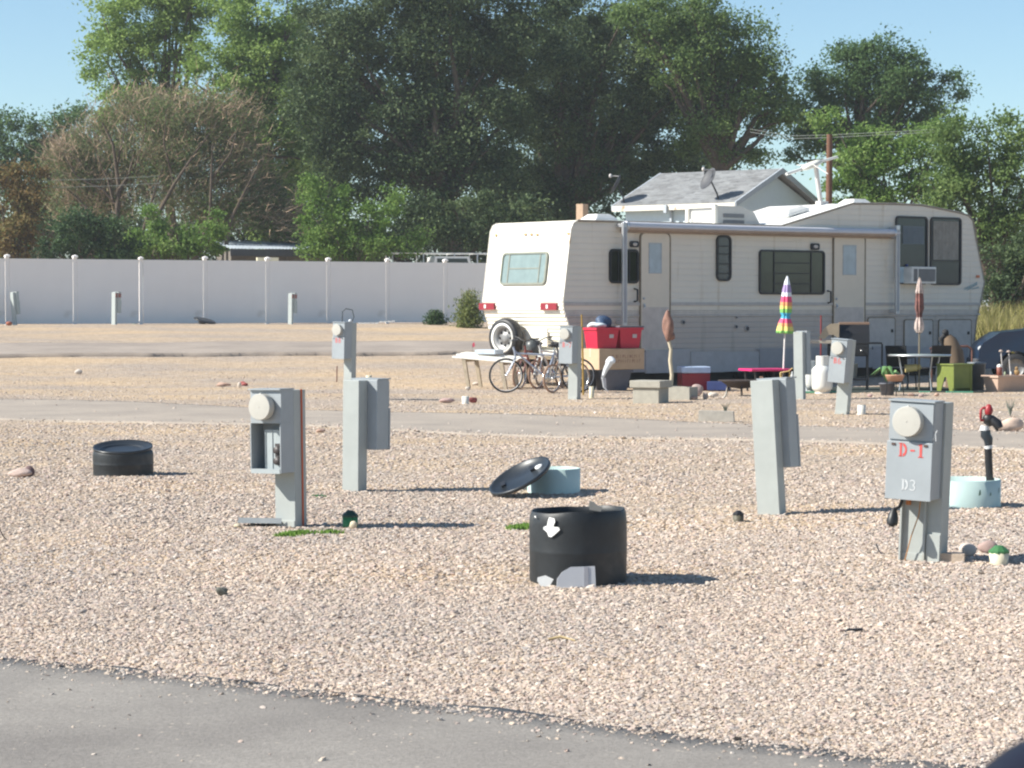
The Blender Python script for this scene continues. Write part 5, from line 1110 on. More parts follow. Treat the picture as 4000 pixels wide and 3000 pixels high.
# weeds: countless blades
def tuft_patch(name, label, pxs, m, hgt, n_, spread, d_=None):
    V = []; Fc = []; T = []
    for x, y in pxs:
        g = gp(x, y) if d_ is None else Vector((at(x, y, d_).x, d_, float(gh(at(x, y, d_).x, d_))))
        for i in range(n_):
            a = rng.normal(0, spread[0]); b_ = rng.normal(0, spread[1]); h = hgt*rng.uniform(.4, 1.2); dx, dy = rng.normal(0, .35*h, 2); w = .006+h*.012
            X, Y = g.x+a, g.y+b_; Z = float(gh(X, Y)); th = rng.uniform(0, 3.14); cx, sy_ = math.cos(th)*w, math.sin(th)*w; k = len(V)
            V += [(X-cx, Y-sy_, Z), (X+cx, Y+sy_, Z), (X+dx*.5+cx*.7, Y+dy*.5+sy_*.7, Z+h*.6), (X+dx*.5-cx*.7, Y+dy*.5-sy_*.7, Z+h*.6), (X+dx, Y+dy, Z+h)]; Fc += [(k, k+1, k+2, k+3), (k+3, k+2, k+4)]
            T += [rng.random()]*2
    me = bpy.data.meshes.new(name); me.from_pydata(V, [], Fc); me.materials.append(m); t_ = me.attributes.new('tint', 'FLOAT', 'FACE'); t_.data.foreach_set('value', np.array(T, 'f')); me.update()
    o = bpy.data.objects.new(name, me); COL.objects.link(o); o['kind'] = 'stuff'; return o
GR = leafmat('grass_blade', (.10, .20, .035), (.18, .32, .06), (.28, .42, .10), .4)
tuft_patch('grass_tufts', '', [(1150, 2088), (1185, 2086), (1120, 2096), (1290, 2084)], GR, .03, 260, (.035, .03))
tuft_patch('grass_tufts', '', [(2040, 2066), (2060, 2060), (2015, 2068)], GR, .035, 200, (.03, .03))
tuft_patch('grass_tufts', '', [(1240, 1940)], mat('green_plastic', 0), .02, 60, (.03, .02))
tuft_patch('dry_weeds', '', [(x, 0, ) for x in range(3790, 4300, 26)], LM_weed, 1.0, 260, (.5, .9), 66)
tuft_patch('dry_weeds', '', [(x, 0, ) for x in range(3700, 4300, 30)], LM_weed, 1.25, 200, (.6, .9), 70)
def blade_bush(label, bx, d_, w_, h, m, n_):
    g = Vector((at(bx, 1260, d_).x, d_, 0)); g.z = float(gh(g.x, d_)); t = thing('bush', label, 'shrub', g)
    p = np.stack([rng.normal(0, w_*.42, n_), rng.normal(0, w_*.4, n_), rng.beta(1.3, 2.2, n_)*h], -1)
    p[:, 0] *= (1.15-.45*p[:, 2]/h); leaves('crown', p, .05, m, t, rng.random(n_), .35, -.1)
    s_ = MB()
    for k in range(26):
        a, b_ = rng.normal(0, w_*.3, 2); s_.tube([(a*.2, b_*.2, -.05), (a*.7, b_*.7, h*.45), (a*1.2, b_*1.2, h*rng.uniform(.7, 1.05))], [.012, .008, .003], 4)
    obj('stems', s_, mat('olive_stem', (.14, .13, .05), .8), t); return t
blade_bush('yellow-green feathery bush against the fence touching the trailer rear', 1832, 76, .46, 1.2, leafmat('feathery_green', (.09, .12, .04), (.18, .22, .07), (.30, .32, .12), .4), 3400)
blade_bush('small dark low bush at the foot of the fence', 1702, 78, .34, .5, LM_dark, 1600)
# ------------------------------------------------------------------ bicycles and bench at the trailer rear
CH = mat('chrome', (.62, .60, .58), .22, .85, var=.1)
def bicycle(label, loc, yaw, frame, wr=.33, wb=1.05, rim=None, lean=0, tan=False):
    t = thing('bicycle', label, 'bicycle', loc, yaw); t.rotation_euler.x = lean
    for x, nm in ((-wb/2, 'front_wheel'), (wb/2, 'rear_wheel')):
        M = Matrix.Translation((x, 0, wr)) @ Matrix.Rotation(math.pi/2, 4, 'X'); n_ = 36
        tb = MB(); pr = [(wr-.02+.02*math.cos(k*math.pi/4), .02*math.sin(k*math.pi/4)) for k in range(9)]
        w_ = obj(nm, tb.lathe(pr, n_, M=M), mat('tan_tyre', (.36, .22, .15), .7) if tan else mat('tyre_rubber', 0), t)
        rb = MB().lathe([(wr-.04, -.012), (wr-.028, -.016), (wr-.028, .016), (wr-.04, .012), (wr-.04, -.012)], n_, M=M); obj('rim', rb, rim or CH, w_)
        sp_ = MB()
        for k in range(14): a = k*2*math.pi/14; sp_.tube([M @ Vector((0, 0, .02*(-1)**k)), M @ Vector(((wr-.04)*math.cos(a), (wr-.04)*math.sin(a), 0))], .0022, 4, cap=False)
        sp_.lathe([(.0, -.04), (.022, -.04), (.016, 0), (.022, .04), (0, .04)], 12, M=M); obj('spokes', sp_, CH, w_)
    f = MB(); bbx = .08; hd = (-wb/2+.16, 0, .78); st = (.22, 0, .74)
    for a, b_ in ((hd, (bbx, 0, .28)), (st, (bbx, 0, .28)), ((hd[0]-.01, 0, .74), (st[0]-.02, 0, .70)), ((bbx, 0, .28), (wb/2, .0, wr)), (st, (wb/2, 0, wr))): f.tube([a, b_], .018, 8)
    f.tube([(hd[0]-.03, 0, .86), hd, (hd[0]+.02, 0, .62)], .02, 8); obj('frame', f, frame, t)
    fk = MB().tube([(hd[0]+.01, -.05, .64), (-wb/2+.06, -.06, .42), (-wb/2, -.06, wr)], .012, 6).tube([(hd[0]+.01, .05, .64), (-wb/2+.06, .06, .42), (-wb/2, .06, wr)], .012, 6).box(hd[0]-.02, hd[0]+.03, -.06, .06, .62, .65); obj('fork', fk, frame, t)
    obj('handlebar', MB().tube([(hd[0]+.05, -.27, 1.0), (hd[0]-.03, -.14, .98), (hd[0]-.04, 0, .92), (hd[0]-.03, .14, .98), (hd[0]+.05, .27, 1.0)], .013, 8).tube([(hd[0]-.035, 0, .84), (hd[0]-.04, 0, .93)], .014, 8), DARKM, t)
    obj('saddle', MB().blob((st[0]+.03, 0, .88), .14, .075, .035, 4, .1), DARKM, t); obj('seat_post', MB().tube([st, (st[0]+.02, 0, .87)], .012, 8), CH, t)
    obj('crank', MB().lathe([(0, -.006), (.09, -.006), (.09, .006), (0, .006)], 24, M=Matrix.Translation((bbx, -.05, .28)) @ Matrix.Rotation(math.pi/2, 4, 'X')).tube([(bbx, -.08, .28), (bbx-.12, -.08, .20)], .01, 6).tube([(bbx, .08, .28), (bbx+.12, .08, .36)], .01, 6).box(bbx-.17, bbx-.09, -.15, -.08, .19, .21).box(bbx+.08, bbx+.16, .08, .15, .35, .37), CH, t)
    return t
g = gp(2118, 1534); bicycle('white and silver bicycle, nearest of the bunch, with big left wheel under the spare tyre', (g.x, g.y, g.z), R(6), mat('silver_blue_frame', (.42, .46, .55), .3, .3), .325, 1.36, mat('pale_rim', (.66, .66, .66), .35))
g = gp(2062, 1520); bicycle('rusty framed bicycle turned towards the viewer behind the silver one', (g.x+.05, g.y+.35, g.z), R(62), mat('maroon_frame', (.20, .05, .04), .4), .30, .95, lean=R(4), tan=True)
g = gp(2150, 1520); bicycle('white framed bicycle turned end-on in the middle of the bunch', (g.x, g.y+.45, g.z), R(55), mat('white_frame', (.70, .70, .68), .35), .28, .9, lean=R(-3), tan=True)
g = gp(2215, 1535); bicycle('small dark bicycle with tan tyres behind the B-7 pedestal', (g.x, g.y+.3, g.z), R(50), mat('dark_frame', (.04, .035, .04), .4), .27, .85, tan=True)
# bench
WD = mat('pale_painted_wood', (.78, .76, .70), .7, var=.12, vscale=7); WD2 = mat('tan_leg', (.36, .30, .22), .8, var=.2, vscale=8)
a = gp(1895, 1519); t = thing('bench', 'weathered white plank bench table behind the bicycles', 'bench', (a.x, a.y+.2, a.z), R(-24)); t.rotation_euler.y = R(4)
for k, (y0, z) in enumerate(((-.30, .56), (-.12, .60), (.08, .62), (.26, .63))): obj('plank', MB().box(-.62, .72, y0, y0+.15, z, z+.035), WD, t, bevel=.004)
for x in (-.3, .5):
    for y, y2 in ((-.26, -.34), (.3, .36)): obj('leg', MB().prism([(x-.12, .57), (x-.04, .57), (x+.10, 0), (x+.03, 0)], 'y', y-.025, y+.025), WD2, t)
    obj('cross_brace', MB().box(x-.10, x-.05, -.23, .27, .50, .56), WD2, t)
a = gp(1900, 1519); o = obj('grey_tray', MB().box(-.22, .22, -.2, .2, 0, .09), mat('pale_blue_grey', (.50, .56, .62), .5), None, (a.x+.05, a.y+.35, a.z+.668), R(-24), bevel=.01); tag(o, 'pale blue grey shallow tray on the plank bench', 'tray')
# ------------------------------------------------------------------ patio things along the trailer side
def W3(x, y, d): return at(x, y, d)
DP = 46.8                         # common distance of the front row
CARD = mat('cardboard', (.52, .37, .24), .85, var=.08, vscale=5); TUB = mat('dark_grey_tub', (.12, .125, .15), .5, var=.1)
BY = 47.35; BX = at(2388, 1500, BY).x
yaw = R(32)
def tub(name, label, cat, loc, w, d, h, m, yaw, flare=.1, rim=.02, sub=None, floor=True):
    t = thing(name, label, cat, loc, yaw); a0, b0 = w/2-flare*w*.5, d/2-flare*d*.5; a1, b1 = w/2, d/2
    vs = [(-a0, -b0, 0), (a0, -b0, 0), (a0, b0, 0), (-a0, b0, 0), (-a1, -b1, h), (a1, -b1, h), (a1, b1, h), (-a1, b1, h)]; e_ = .012
    vi = [(-a1+e_, -b1+e_, h), (a1-e_, -b1+e_, h), (a1-e_, b1-e_, h), (-a1+e_, b1-e_, h), (-a0+e_, -b0+e_, .02), (a0-e_, -b0+e_, .02), (a0-e_, b0-e_, .02), (-a0+e_, b0-e_, .02)]
    mb = MB().add(vs+vi, [(3, 2, 1, 0), (0, 1, 5, 4), (1, 2, 6, 5), (2, 3, 7, 6), (3, 0, 4, 7), (4, 5, 9, 8), (5, 6, 10, 9), (6, 7, 11, 10), (7, 4, 8, 11), (8, 9, 13, 12), (9, 10, 14, 13), (10, 11, 15, 14), (11, 8, 12, 15), (12, 13, 14, 15)])
    obj('tub', mb, m, t); obj('rim', MB().ring([(-a1-rim, -b1-rim), (a1+rim, -b1-rim), (a1+rim, b1+rim), (-a1-rim, b1+rim)], [(-a1-.001, -b1-.001), (a1+.001, -b1-.001), (a1+.001, b1+.001), (-a1-.001, b1+.001)], 'z', h-.045, h-.002), m, t)
    return t
tub('storage_tub', 'dark grey plastic tub on the ground under the cardboard box', 'tub', (BX, BY, 0), .62, .5, .40, TUB, yaw, .25)
cz0 = .405; t = thing('cardboard_box', 'long cardboard box carrying the two red bins', 'box', (BX+.03, BY+.05, cz0), yaw)
L_, D_, H_ = 1.05, .62, .40
obj('carton', MB().box(-L_/2, L_/2, -D_/2, D_/2, 0, H_), CARD, t, bevel=.006)
obj('tape', MB().box(-L_/2-.002, L_/2+.002, -.03, .03, H_+.001, H_+.003).box(-L_/2-.003, -L_/2-.0005, -.03, .03, H_*.6, H_), mat('parcel_tape', (.62, .50, .36), .3), t)
m = MB(); rr4 = random.Random(2); x = -.30                    # two blurred lines of print on the long face
for row, z in ((0, .22), (1, .13)):
    x = -.26 if row else -.30
    while x < .42:
        w_ = rr4.uniform(.012, .03); m.box(x, x+.010, -D_/2-.003, -D_/2-.0015, z, z+.065)
        if rr4.random() < .6: m.box(x+.0105, x+w_+.012, -D_/2-.003, -D_/2-.0015, z+rr4.choice((0, .027, .055)), z+rr4.choice((0, .027, .055))+.010)
        x += w_+.03
obj('faded_print', m, mat('brown_print', (.34, .20, .14), .8), t)
REDB = mat('red_tub', (.56, .015, .05), .35, var=.06)
for k, (lb, dx, nm) in enumerate((('red plastic bin with cloths piled inside, left of the pair on the cardboard box', -.27, 1), ('red plastic bin with dark grey lid, right of the pair on the cardboard box', .27, 2))):
    c = Matrix.Rotation(yaw, 4, 'Z') @ Vector((dx, 0, 0)); rbn = tub('storage_bin', lb, 'bin', (BX+.03+c.x, BY+.05+c.y, cz0+H_+.005), .52, .46, .40, REDB, yaw, .18)
    obj('sticker', MB().box(.02, .13, -.236, -.231, .17, .245).v and MB().add([(.03, -.232, .20), (.13, -.232, .20), (.13, -.2375, .27), (.03, -.2375, .27)], [(0, 1, 2, 3)]), mat('grey_sticker', (.52, .46, .46), .5), rbn)
    if k == 1: obj('lid', MB().box(-.29, .29, -.26, .26, .40, .43), TUB, rbn, bevel=.01)
    else:
        cl = MB().blob((-.12, 0, .44), .14, .16, .07, 3, .22, sub=3); obj_ = obj('folded_cloth', cl, mat('pale_cloth', (.60, .66, .68), .9, var=.2, vscale=8), None, (BX+.03+c.x, BY+.05+c.y, cz0+H_), yaw); tag(obj_, 'pale blue white cloth heaped in the left red bin', 'cloth')
        cl = MB().blob((.07, .02, .50), .15, .13, .13, 7, .25, sub=3); obj_ = obj('duffel_bag', cl, mat('navy_bag', (.03, .06, .12), .6, var=.5, vscale=10), None, (BX+.03+c.x, BY+.05+c.y, cz0+H_), yaw); tag(obj_, 'navy blue bag with pale straps standing in the left red bin', 'bag')
# yellow pole, white bag
g = gp(2279, 1545); o = obj('brass_pole', MB().tube([(0, 0, 0), (-.01, .05, .7), (-.03, .1, at(2272, 1228, g.y).z)], [.018, .018, .014], 8), mat('yellow_pole', (.42, .25, .05), .35, .4, var=.3, vscale=3), None, g+Vector((0, .05, 0))); tag(o, 'yellow brass coloured pole leaning between the B-7 pedestal and red bins', 'pole')
t = thing('plastic_bag', 'white translucent plastic bag hanging before the cardboard box', 'bag', (at(2370, 1480, 46).x, 45.95, 0)); 
q0 = at(2385, 1410, 45.95); q1 = at(2352, 1470, 45.95); b0 = Vector((at(2370, 1480, 46).x, 45.95, 0))
obj('bag', MB().blob(q0-b0, .075, .05, .09, 5, .2, sub=3).tube([q0-b0, (q0-b0).lerp(q1-b0, .6), q1-b0+Vector((0, 0, -.05))], [.07, .045, .02], 10), mat('milky_plastic', (.70, .72, .74), .35), t)
obj('string', MB().tube([q1-b0, q1-b0+Vector((.03, 0, -.2)), (.03, 0, .02)], [.02, .012, .006], 6), mat('milky_plastic', 0), t)
# black satchel / dark box under spare (grey shapes behind bicycles)
o = obj('black_bag', MB().blob((0, 0, .21), .17, .13, .22, 8, .15, sub=3), mat('black_cloth', (.02, .02, .022), .85), None, (at(2300, 1500, 47).x, 47.2, 0)); tag(o, 'black bag standing behind the bicycle wheel', 'bag')
# cooking kettle and odds on the bicycles' heap
o = obj('charcoal_kettle', MB().blob((0, 0, 0), .16, .14, .17, 12, .04, sub=3), mat('dark_kettle', (.07, .075, .075), .4), None, at(2085, 1345, 47.9)); o.location.z = at(2085, 1355, 47.9).z; tag(o, 'dark rounded case resting on the trailer bumper above the bicycles', 'case')
# concrete blocks
CON = mat('grey_concrete', (.36, .34, .29), .92, var=.12, vscale=10, bump=.5, bscale=60)
g = gp(2545, 1576); t = thing('concrete_block', 'stepped grey concrete block in front of the trailer door', 'block', g+Vector((-.02, .2, 0)), R(-28))
obj('base', MB().box(-.22, .26, -.2, .2, -.02, .26), CON, t, bevel=.01); obj('cap', MB().box(-.26, .30, -.24, .24, .26, .38), CON, t, bevel=.01)
g = gp(2650, 1562); t = thing('concrete_trough', 'long low concrete trough holding the driftwood post', 'planter', g+Vector((.0, .2, 0)), R(-28))
obj('trough', MB().ring([(-.28, -.18), (.30, -.18), (.30, .18), (-.28, .18)], [(-.24, -.14), (.26, -.14), (.26, .14), (-.24, .14)], 'z', -.02, .22).box(-.24, .26, -.14, .14, -.02, .17), CON, t)
g3 = g+Vector((-.12, .2, .17)); zt3 = at(2610, 1325, g3.y).z-g3.z
t = thing('driftwood_post', 'crooked pale driftwood post topped with a brown carved bundle', 'post', g3)
obj('stick', MB().tube([(0, 0, 0), (.02, 0, .25), (-.01, 0, .5), (.005, 0, zt3*.8), (-.05, 0, zt3+.02)], [.035, .032, .034, .03, .028], 8), mat('bleached_wood', (.52, .45, .33), .85, var=.15, vscale=9), t)
c_ = at(2609, 1275, g3.y)-g3; obj('bundle', MB().blob(c_+Vector((0, 0, .0)), .085, .08, .25, 6, .14, sub=3).blob(c_+Vector((.07, 0, -.17)), .06, .05, .07, 2, .1), mat('brown_bundle', (.22, .115, .085), .75, var=.3, vscale=12), t)
# cooler
g = gp(2715, 1528); t = thing('cooler', 'dark red picnic cooler with pale blue lid under the trailer side', 'cooler', g+Vector((.0, .35, 0)), R(10))
obj('body', MB().box(-.28, .28, -.2, .2, 0, .34), mat('dark_red_cooler', (.26, .012, .025), .4), t, bevel=.015); obj('lid', MB().box(-.29, .29, -.21, .21, .343, .47), mat('pale_blue_lid', (.45, .55, .72), .45), t, bevel=.02)
o = obj('blue_box', MB().box(-.2, .2, -.15, .15, 0, .17), mat('deep_blue', (.015, .03, .12), .5), None, (at(2810, 1500, 47.3).x, 47.4, 0), R(-20), bevel=.01); tag(o, 'dark blue box in the shade right of the cooler', 'box')
o = obj('antler', MB().tube([(0, 0, 0), (.05, 0, .08), (.06, 0, .2)], [.02, .015, .005], 8), mat('bone', (.48, .44, .38), .7), None, gp(2826, 1556)); tag(o, 'curved bone coloured horn stuck in the gravel before the fire bowl', 'horn')
# fire bowl
g = gp(2900, 1548); t = thing('fire_bowl', 'rusty black fire bowl on three legs before the pink table', 'fire pit', g+Vector((0, .35, 0)))
obj('bowl', MB().lathe([(.0, .12), (.2, .15), (.36, .26), (.42, .27), (.42, .285), (.35, .28), (.19, .18), (0, .15)], 32), mat('sooty_iron', (.045, .032, .028), .8, var=.4), t)
for k in range(3): a_ = k*2.09+.5; obj('leg', MB().tube([(.25*math.cos(a_), .25*math.sin(a_), .2), (.3*math.cos(a_), .3*math.sin(a_), 0)], .02, 6), mat('sooty_iron', 0), t)
# pink table
dt = 46.6; A, Bq = at(2907, 1444, dt), at(3080, 1440, dt); cx = (A.x+Bq.x)/2; zt_ = A.z
t = thing('pink_table', 'low bright pink picnic table under the folded rainbow umbrella', 'table', (cx, dt+.3, 0), R(20))
PK = mat('hot_pink', (.70, .03, .17), .35); L_ = (Bq.x-A.x)/2
obj('tabletop', MB().box(-L_, L_, -.3, .3, zt_-.03, zt_+.015), PK, t, bevel=.012)
for x in (-L_*.75, L_*.75):
    for y in (-.22, .22): obj('leg', MB().tube([(x, y, zt_-.04), (x*.8, y, 0)], .022, 8), mat('black_iron', 0), t)
uz = at(3080, 1078, dt+.3).z
t = thing('beach_umbrella', 'folded rainbow striped beach umbrella on white pole', 'umbrella', (at(3064, 1440, dt).x, dt+.3, 0)); t.rotation_euler.y = R(2.2)
obj('pole', MB().tube([(0, 0, 0), (0, 0, uz-.02)], .017, 10), mat('white_paint', 0), t)
def umb(name, prof_, cols, par, folds_=8, depth=.22):
    n_ = 48; vs = []; 
    for r_, z in prof_:
        for k in range(n_):
            a_ = 2*math.pi*k/n_; q_ = r_*(1-depth*(.5+.5*math.cos(a_*folds_+z*1.5))); vs.append((q_*math.cos(a_), q_*math.sin(a_), z))
    mb = MB()
    mb.v = vs
    for i in range(len(prof_)-1):
        for k in range(n_): mb.f.append((i*n_+k, i*n_+(k+1) % n_, (i+1)*n_+(k+1) % n_, (i+1)*n_+k)); mb.m.append(cols[i][1]); mb.sm.append(True)
    return obj(name, mb, [c for c in UM], par)
UM = [mat('umb_'+n_, c, .6, var=.05) for n_, c in (('white', (.74, .76, .80)), ('lilac', (.34, .25, .46)), ('pink', (.70, .06, .17)), ('orange', (.72, .30, .12)), ('yellow', (.72, .62, .16)), ('green', (.22, .52, .13)), ('blue', (.06, .38, .58)))]
ys_ = [(1078, .012, 0), (1100, .05, 0), (1112, .062, 1), (1130, .085, 1), (1142, .09, 0), (1158, .098, 2), (1180, .115, 3), (1195, .12, 4), (1206, .12, 5), (1222, .115, 6), (1232, .08, 6), (1245, .10, 2), (1262, .14, 3), (1275, .155, 4), (1292, .175, 5), (1300, .18, 5), (1303, .15, 5)]
umb('canopy', [(r_, at(3070, y, dt+.3).z) for y, r_, c in ys_], [(0, c) for y, r_, c in ys_], t)
# odds under the pink table
o = obj('candle', MB().tube([(0, 0, 0), (.0, 0, .17)], [.04, .035], 12), mat('orange_cream', (.75, .52, .34), .5), None, (at(2976, 1498, dt).x, dt+.1, at(2976, 1500, dt).z)); tag(o, 'pale orange bottle under the pink table', 'bottle'); o.location.z = .12
o2 = obj('crate_stand', MB().box(-.1, .1, -.1, .1, 0, .118), TUB, None, (o.location.x, o.location.y, 0)); tag(o2, 'dark stand carrying the pale orange bottle', 'stand')
def crate(label, bpx, wpx, hpx, m, yaw=R(-10)):
    g = gp(*bpx); w_ = px(wpx, g.y); h = px(hpx, g.y); t = thing('crate', label, 'crate', g+Vector((0, w_*.4, 0)), yaw); d_ = w_*.4
    for z0 in (0, h*.36, h*.72): obj('slat_band', MB().ring([(-w_/2, -d_), (w_/2, -d_), (w_/2, d_), (-w_/2, d_)], [(-w_/2+.012, -d_+.012), (w_/2-.012, -d_+.012), (w_/2-.012, d_-.012), (-w_/2+.012, d_-.012)], 'z', z0, z0+h*.24), m, t)
    p_ = MB()
    for sx in (-1, 1):
        for sy in (-1, 1): p_.box(sx*(w_/2-.02)-.018, sx*(w_/2-.02)+.018, sy*(d_-.02)-.018, sy*(d_-.02)+.018, 0, h)
    obj('corner_post', p_, m, t); obj('base', MB().box(-w_/2+.013, w_/2-.013, -d_+.013, d_-.013, .01, .03), m, t); return t
crate('cobalt blue plastic milk crate beside the folded umbrella', (3045, 1540), 50, 46, mat('cobalt', (.03, .07, .42), .4))
crate('dark grey plastic crate right of the blue crate', (3100, 1540), 56, 44, TUB)
crate('dark grey plastic crate left of the blue crate', (3000, 1536), 40, 34, TUB)
m = MB(); P_ = lambda x, y, o_=0: at(x, y, 46.0+o_)
m.tube([P_(3018, 1488), P_(3048, 1486), P_(3048, 1456), P_(3080, 1450), P_(3096, 1438)], .013, 6); m.tube([P_(3052, 1460), P_(3054, 1500, .1)], .013, 6); m.tube([P_(3084, 1452), P_(3086, 1500, .1)], .013, 6)
o = obj('bent_wire', m, mat('yellow_wire', (.60, .42, .15), .5)); tag(o, 'bent yellow wire frame standing in the blue crate', 'frame')
g = gp(3098, 1500); o = obj('white_bottle', MB().lathe([(0, 0), (.03, 0), (.03, .1), (.012, .14), (.012, .17), (0, .17)], 14), WHP, None, (at(3098, 1480, 46).x, 46.15, .225)); tag(o, 'small white bottle standing in the dark crate', 'bottle')
# propane tanks
PRW = mat('propane_white', (.76, .75, .70), .4, var=.05)
def propane(label, x, d_, sc_=1):
    t = thing('propane_tank', label, 'propane tank', (at(x, 1500, d_).x, d_, 0)); r_ = .155*sc_
    obj('tank', MB().lathe([(0, .02), (r_*.7, .03), (r_*.98, .09), (r_, .15), (r_, .30*sc_), (r_*.9, .38*sc_), (r_*.5, .43*sc_), (0, .44*sc_)], 32), PRW, t)
    obj('foot_ring', MB().lathe([(r_*.7, 0), (r_*.7, .05), (r_*.66, .05), (r_*.66, 0)], 28), PRW, t)
    mb = MB(); n_ = 20; z0, z1 = .40*sc_, .56*sc_
    for seg_ in range(2):
        a0 = R(20+180*seg_); vs = []
        for k in range(9):
            a_ = a0+R(140)*k/8
            for rr_, z in ((r_*.66, z0), (r_*.66, z1), (r_*.63, z0), (r_*.63, z1)): vs.append((rr_*math.cos(a_), rr_*math.sin(a_), z))
        for k in range(8): b_ = 4*k; mb.add([], []); mb.add([vs[b_], vs[b_+4], vs[b_+5], vs[b_+1], vs[b_+2], vs[b_+6], vs[b_+7], vs[b_+3]], [(0, 1, 2, 3), (4, 7, 6, 5), (3, 2, 6, 7)])
    obj('collar', mb, PRW, t); obj('valve', MB().tube([(0, 0, .42*sc_), (0, 0, .52*sc_)], .02, 8).tube([(0, 0, .49), (.06, -.02, .49)], .012, 6), ALU, t); return t
propane('white propane tank, larger and nearer, by the leaning B6 pedestal', 3212, 45.6, 1.25)
propane('white propane tank standing left behind the nearer tank', 3166, 46.5, 1.05)
g = gp(3141, 1535); o = obj('red_canister', MB().blob((0, 0, .14), .05, .05, .14, 4, .06), mat('red_can', (.50, .015, .02), .35), None, g+Vector((0, .1, 0))); tag(o, 'small red canister at the foot of the propane tanks', 'canister')
g = gp(3155, 1535); o = obj('white_spatula', MB().tube([(0, 0, 0), (-.05, .05, .17)], [.02, .014], 8), WHP, None, g); tag(o, 'thin white tube leaning on the left propane tank', 'tube')
# white jugs stacked on the tank area
# gas grill
dg = 46.9; t = thing('gas_grill', 'open gas grill with tan metal hood end, dark firebox and side shelves', 'grill', (at(3330, 1500, dg).x, dg+.25, 0), R(-6)); gx = at(3330, 1500, dg).x
def gx_(x): return at(x, 1300, dg).x-gx
def gz_(y): return at(3330, y, dg).z
DG = mat('grill_black', (.012, .012, .014), .5); TAN = mat('tan_enamel', (.40, .32, .23), .35, .3, var=.1); BRN = mat('brown_edge', (.24, .15, .10), .5)
obj('firebox', MB().box(gx_(3240), gx_(3400), -.25, .25, gz_(1392), gz_(1345)), DG, t, bevel=.02)
hp_ = [(-.25, gz_(1345)), (.25, gz_(1345)), (.25, gz_(1290)), (.12, gz_(1264)), (-.05, gz_(1268)), (-.2, gz_(1300))]
obj('hood', MB().prism([(y, z) for y, z in hp_], 'x', gx_(3286), gx_(3402)), DG, t, bevel=.02); obj('hood_top', MB().box(gx_(3284), gx_(3404), -.04, .2, gz_(1270), gz_(1263)+.02), BRN, t, bevel=.01)
obj('hood_end', MB().prism([(gx_(3202), gz_(1322)), (gx_(3228), gz_(1324)), (gx_(3245), gz_(1308)), (gx_(3262), gz_(1308)), (gx_(3278), gz_(1320)), (gx_(3283), gz_(1316)), (gx_(3284), gz_(1262)), (gx_(3250), gz_(1265)), (gx_(3228), gz_(1280)), (gx_(3212), gz_(1305))], 'y', -.28, -.2), TAN, t, bevel=.006)
obj('side_shelf', MB().box(gx_(3168), gx_(3282), -.3, .1, gz_(1342), gz_(1330)), mat('shelf_tan', (.45, .38, .30), .5), t, bevel=.006)
obj('side_shelf', MB().box(gx_(3400), gx_(3452), -.12, -.09, gz_(1344), gz_(1338)).box(gx_(3448), gx_(3455), -.12, -.09, gz_(1430), gz_(1344)).box(gx_(3400), gx_(3450), .2, .23, gz_(1344), gz_(1338)), DG, t)
for x in (3250, 3395):
    for y in (-.2, .2): obj('leg', MB().box(gx_(x)-.018, gx_(x)+.018, y-.018, y+.018, 0, gz_(1392)), DG, t)
obj('lower_shelf', MB().box(gx_(3245), gx_(3400), -.22, .22, .2, .23), DG, t)
for x in (3280, 3330, 3370): obj('knob', MB().lathe([(0, 0), (.02, 0), (.02, .025), (0, .025)], 12, M=Matrix.Translation((gx_(x), -.25, gz_(1370))) @ Matrix.Rotation(math.pi/2, 4, 'X')), mat('chrome', 0), t)
o = obj('white_bucket', MB().lathe([(.0, 0), (.11, 0), (.135, .3), (.14, .3), (.14, .28), (.125, .28), (.10, .02), (0, .02)], 28), mat('bucket_grey', (.42, .43, .43), .5), None, (at(3338, 1490, 46.6).x, 46.75, .235)); tag(o, 'pale grey bucket on the lower shelf of the grill', 'bucket')
o.location.y = dg+.2
m = MB().tube([(0, 0, 0), (.0, 0, .9)], .014, 6); o = obj('tool_pole', m, mat('dark_red_handle', (.25, .02, .02), .5), None, (at(3207, 1300, 48.5).x, 48.5, 0)); o.scale.z = at(3207, 1232, 48.5).z/.9; tag(o, 'dark red tool pole leaning behind the grill shelf', 'pole')
# patio table with closed umbrella, plants
dq = 46.9; tx_ = at(3594, 1400, dq).x; t = thing('patio_table', 'round glass topped patio table on thin metal legs', 'table', (tx_, dq+.1, 0))
zt_ = at(3594, 1391, dq-.4).z; obj('tabletop', MB().lathe([(0, zt_), (.58, zt_), (.59, zt_+.012), (.585, zt_+.025), (0, zt_+.026)], 48), mat('table_glass', (.38, .44, .42), .12, spec=.8), t)
obj('table_rim', MB().lathe([(.592, zt_-.012), (.606, zt_-.012), (.606, zt_+.022), (.592, zt_+.022), (.592, zt_-.012)], 48), ALU, t)
for k in range(4): a_ = k*math.pi/2+.4; obj('leg', MB().tube([(.46*math.cos(a_), .46*math.sin(a_), zt_), (.38*math.cos(a_), .38*math.sin(a_), zt_*.5), (.44*math.cos(a_), .44*math.sin(a_), 0)], .016, 8), ALU, t)
zu = at(3594, 1082, dq).z; t = thing('patio_umbrella', 'closed brown and cream patterned patio umbrella on thin pole', 'umbrella', (tx_, dq+.1, 0))
obj('pole', MB().tube([(0, 0, 0), (0, 0, zu)], .018, 8), mat('bronze_pole', (.26, .22, .16), .4, .5), t)
UM = [mat('umb_brown', (.16, .07, .06), .8, var=.8, vscale=9), mat('umb_cream', (.50, .40, .36), .8, var=.5, vscale=14)]
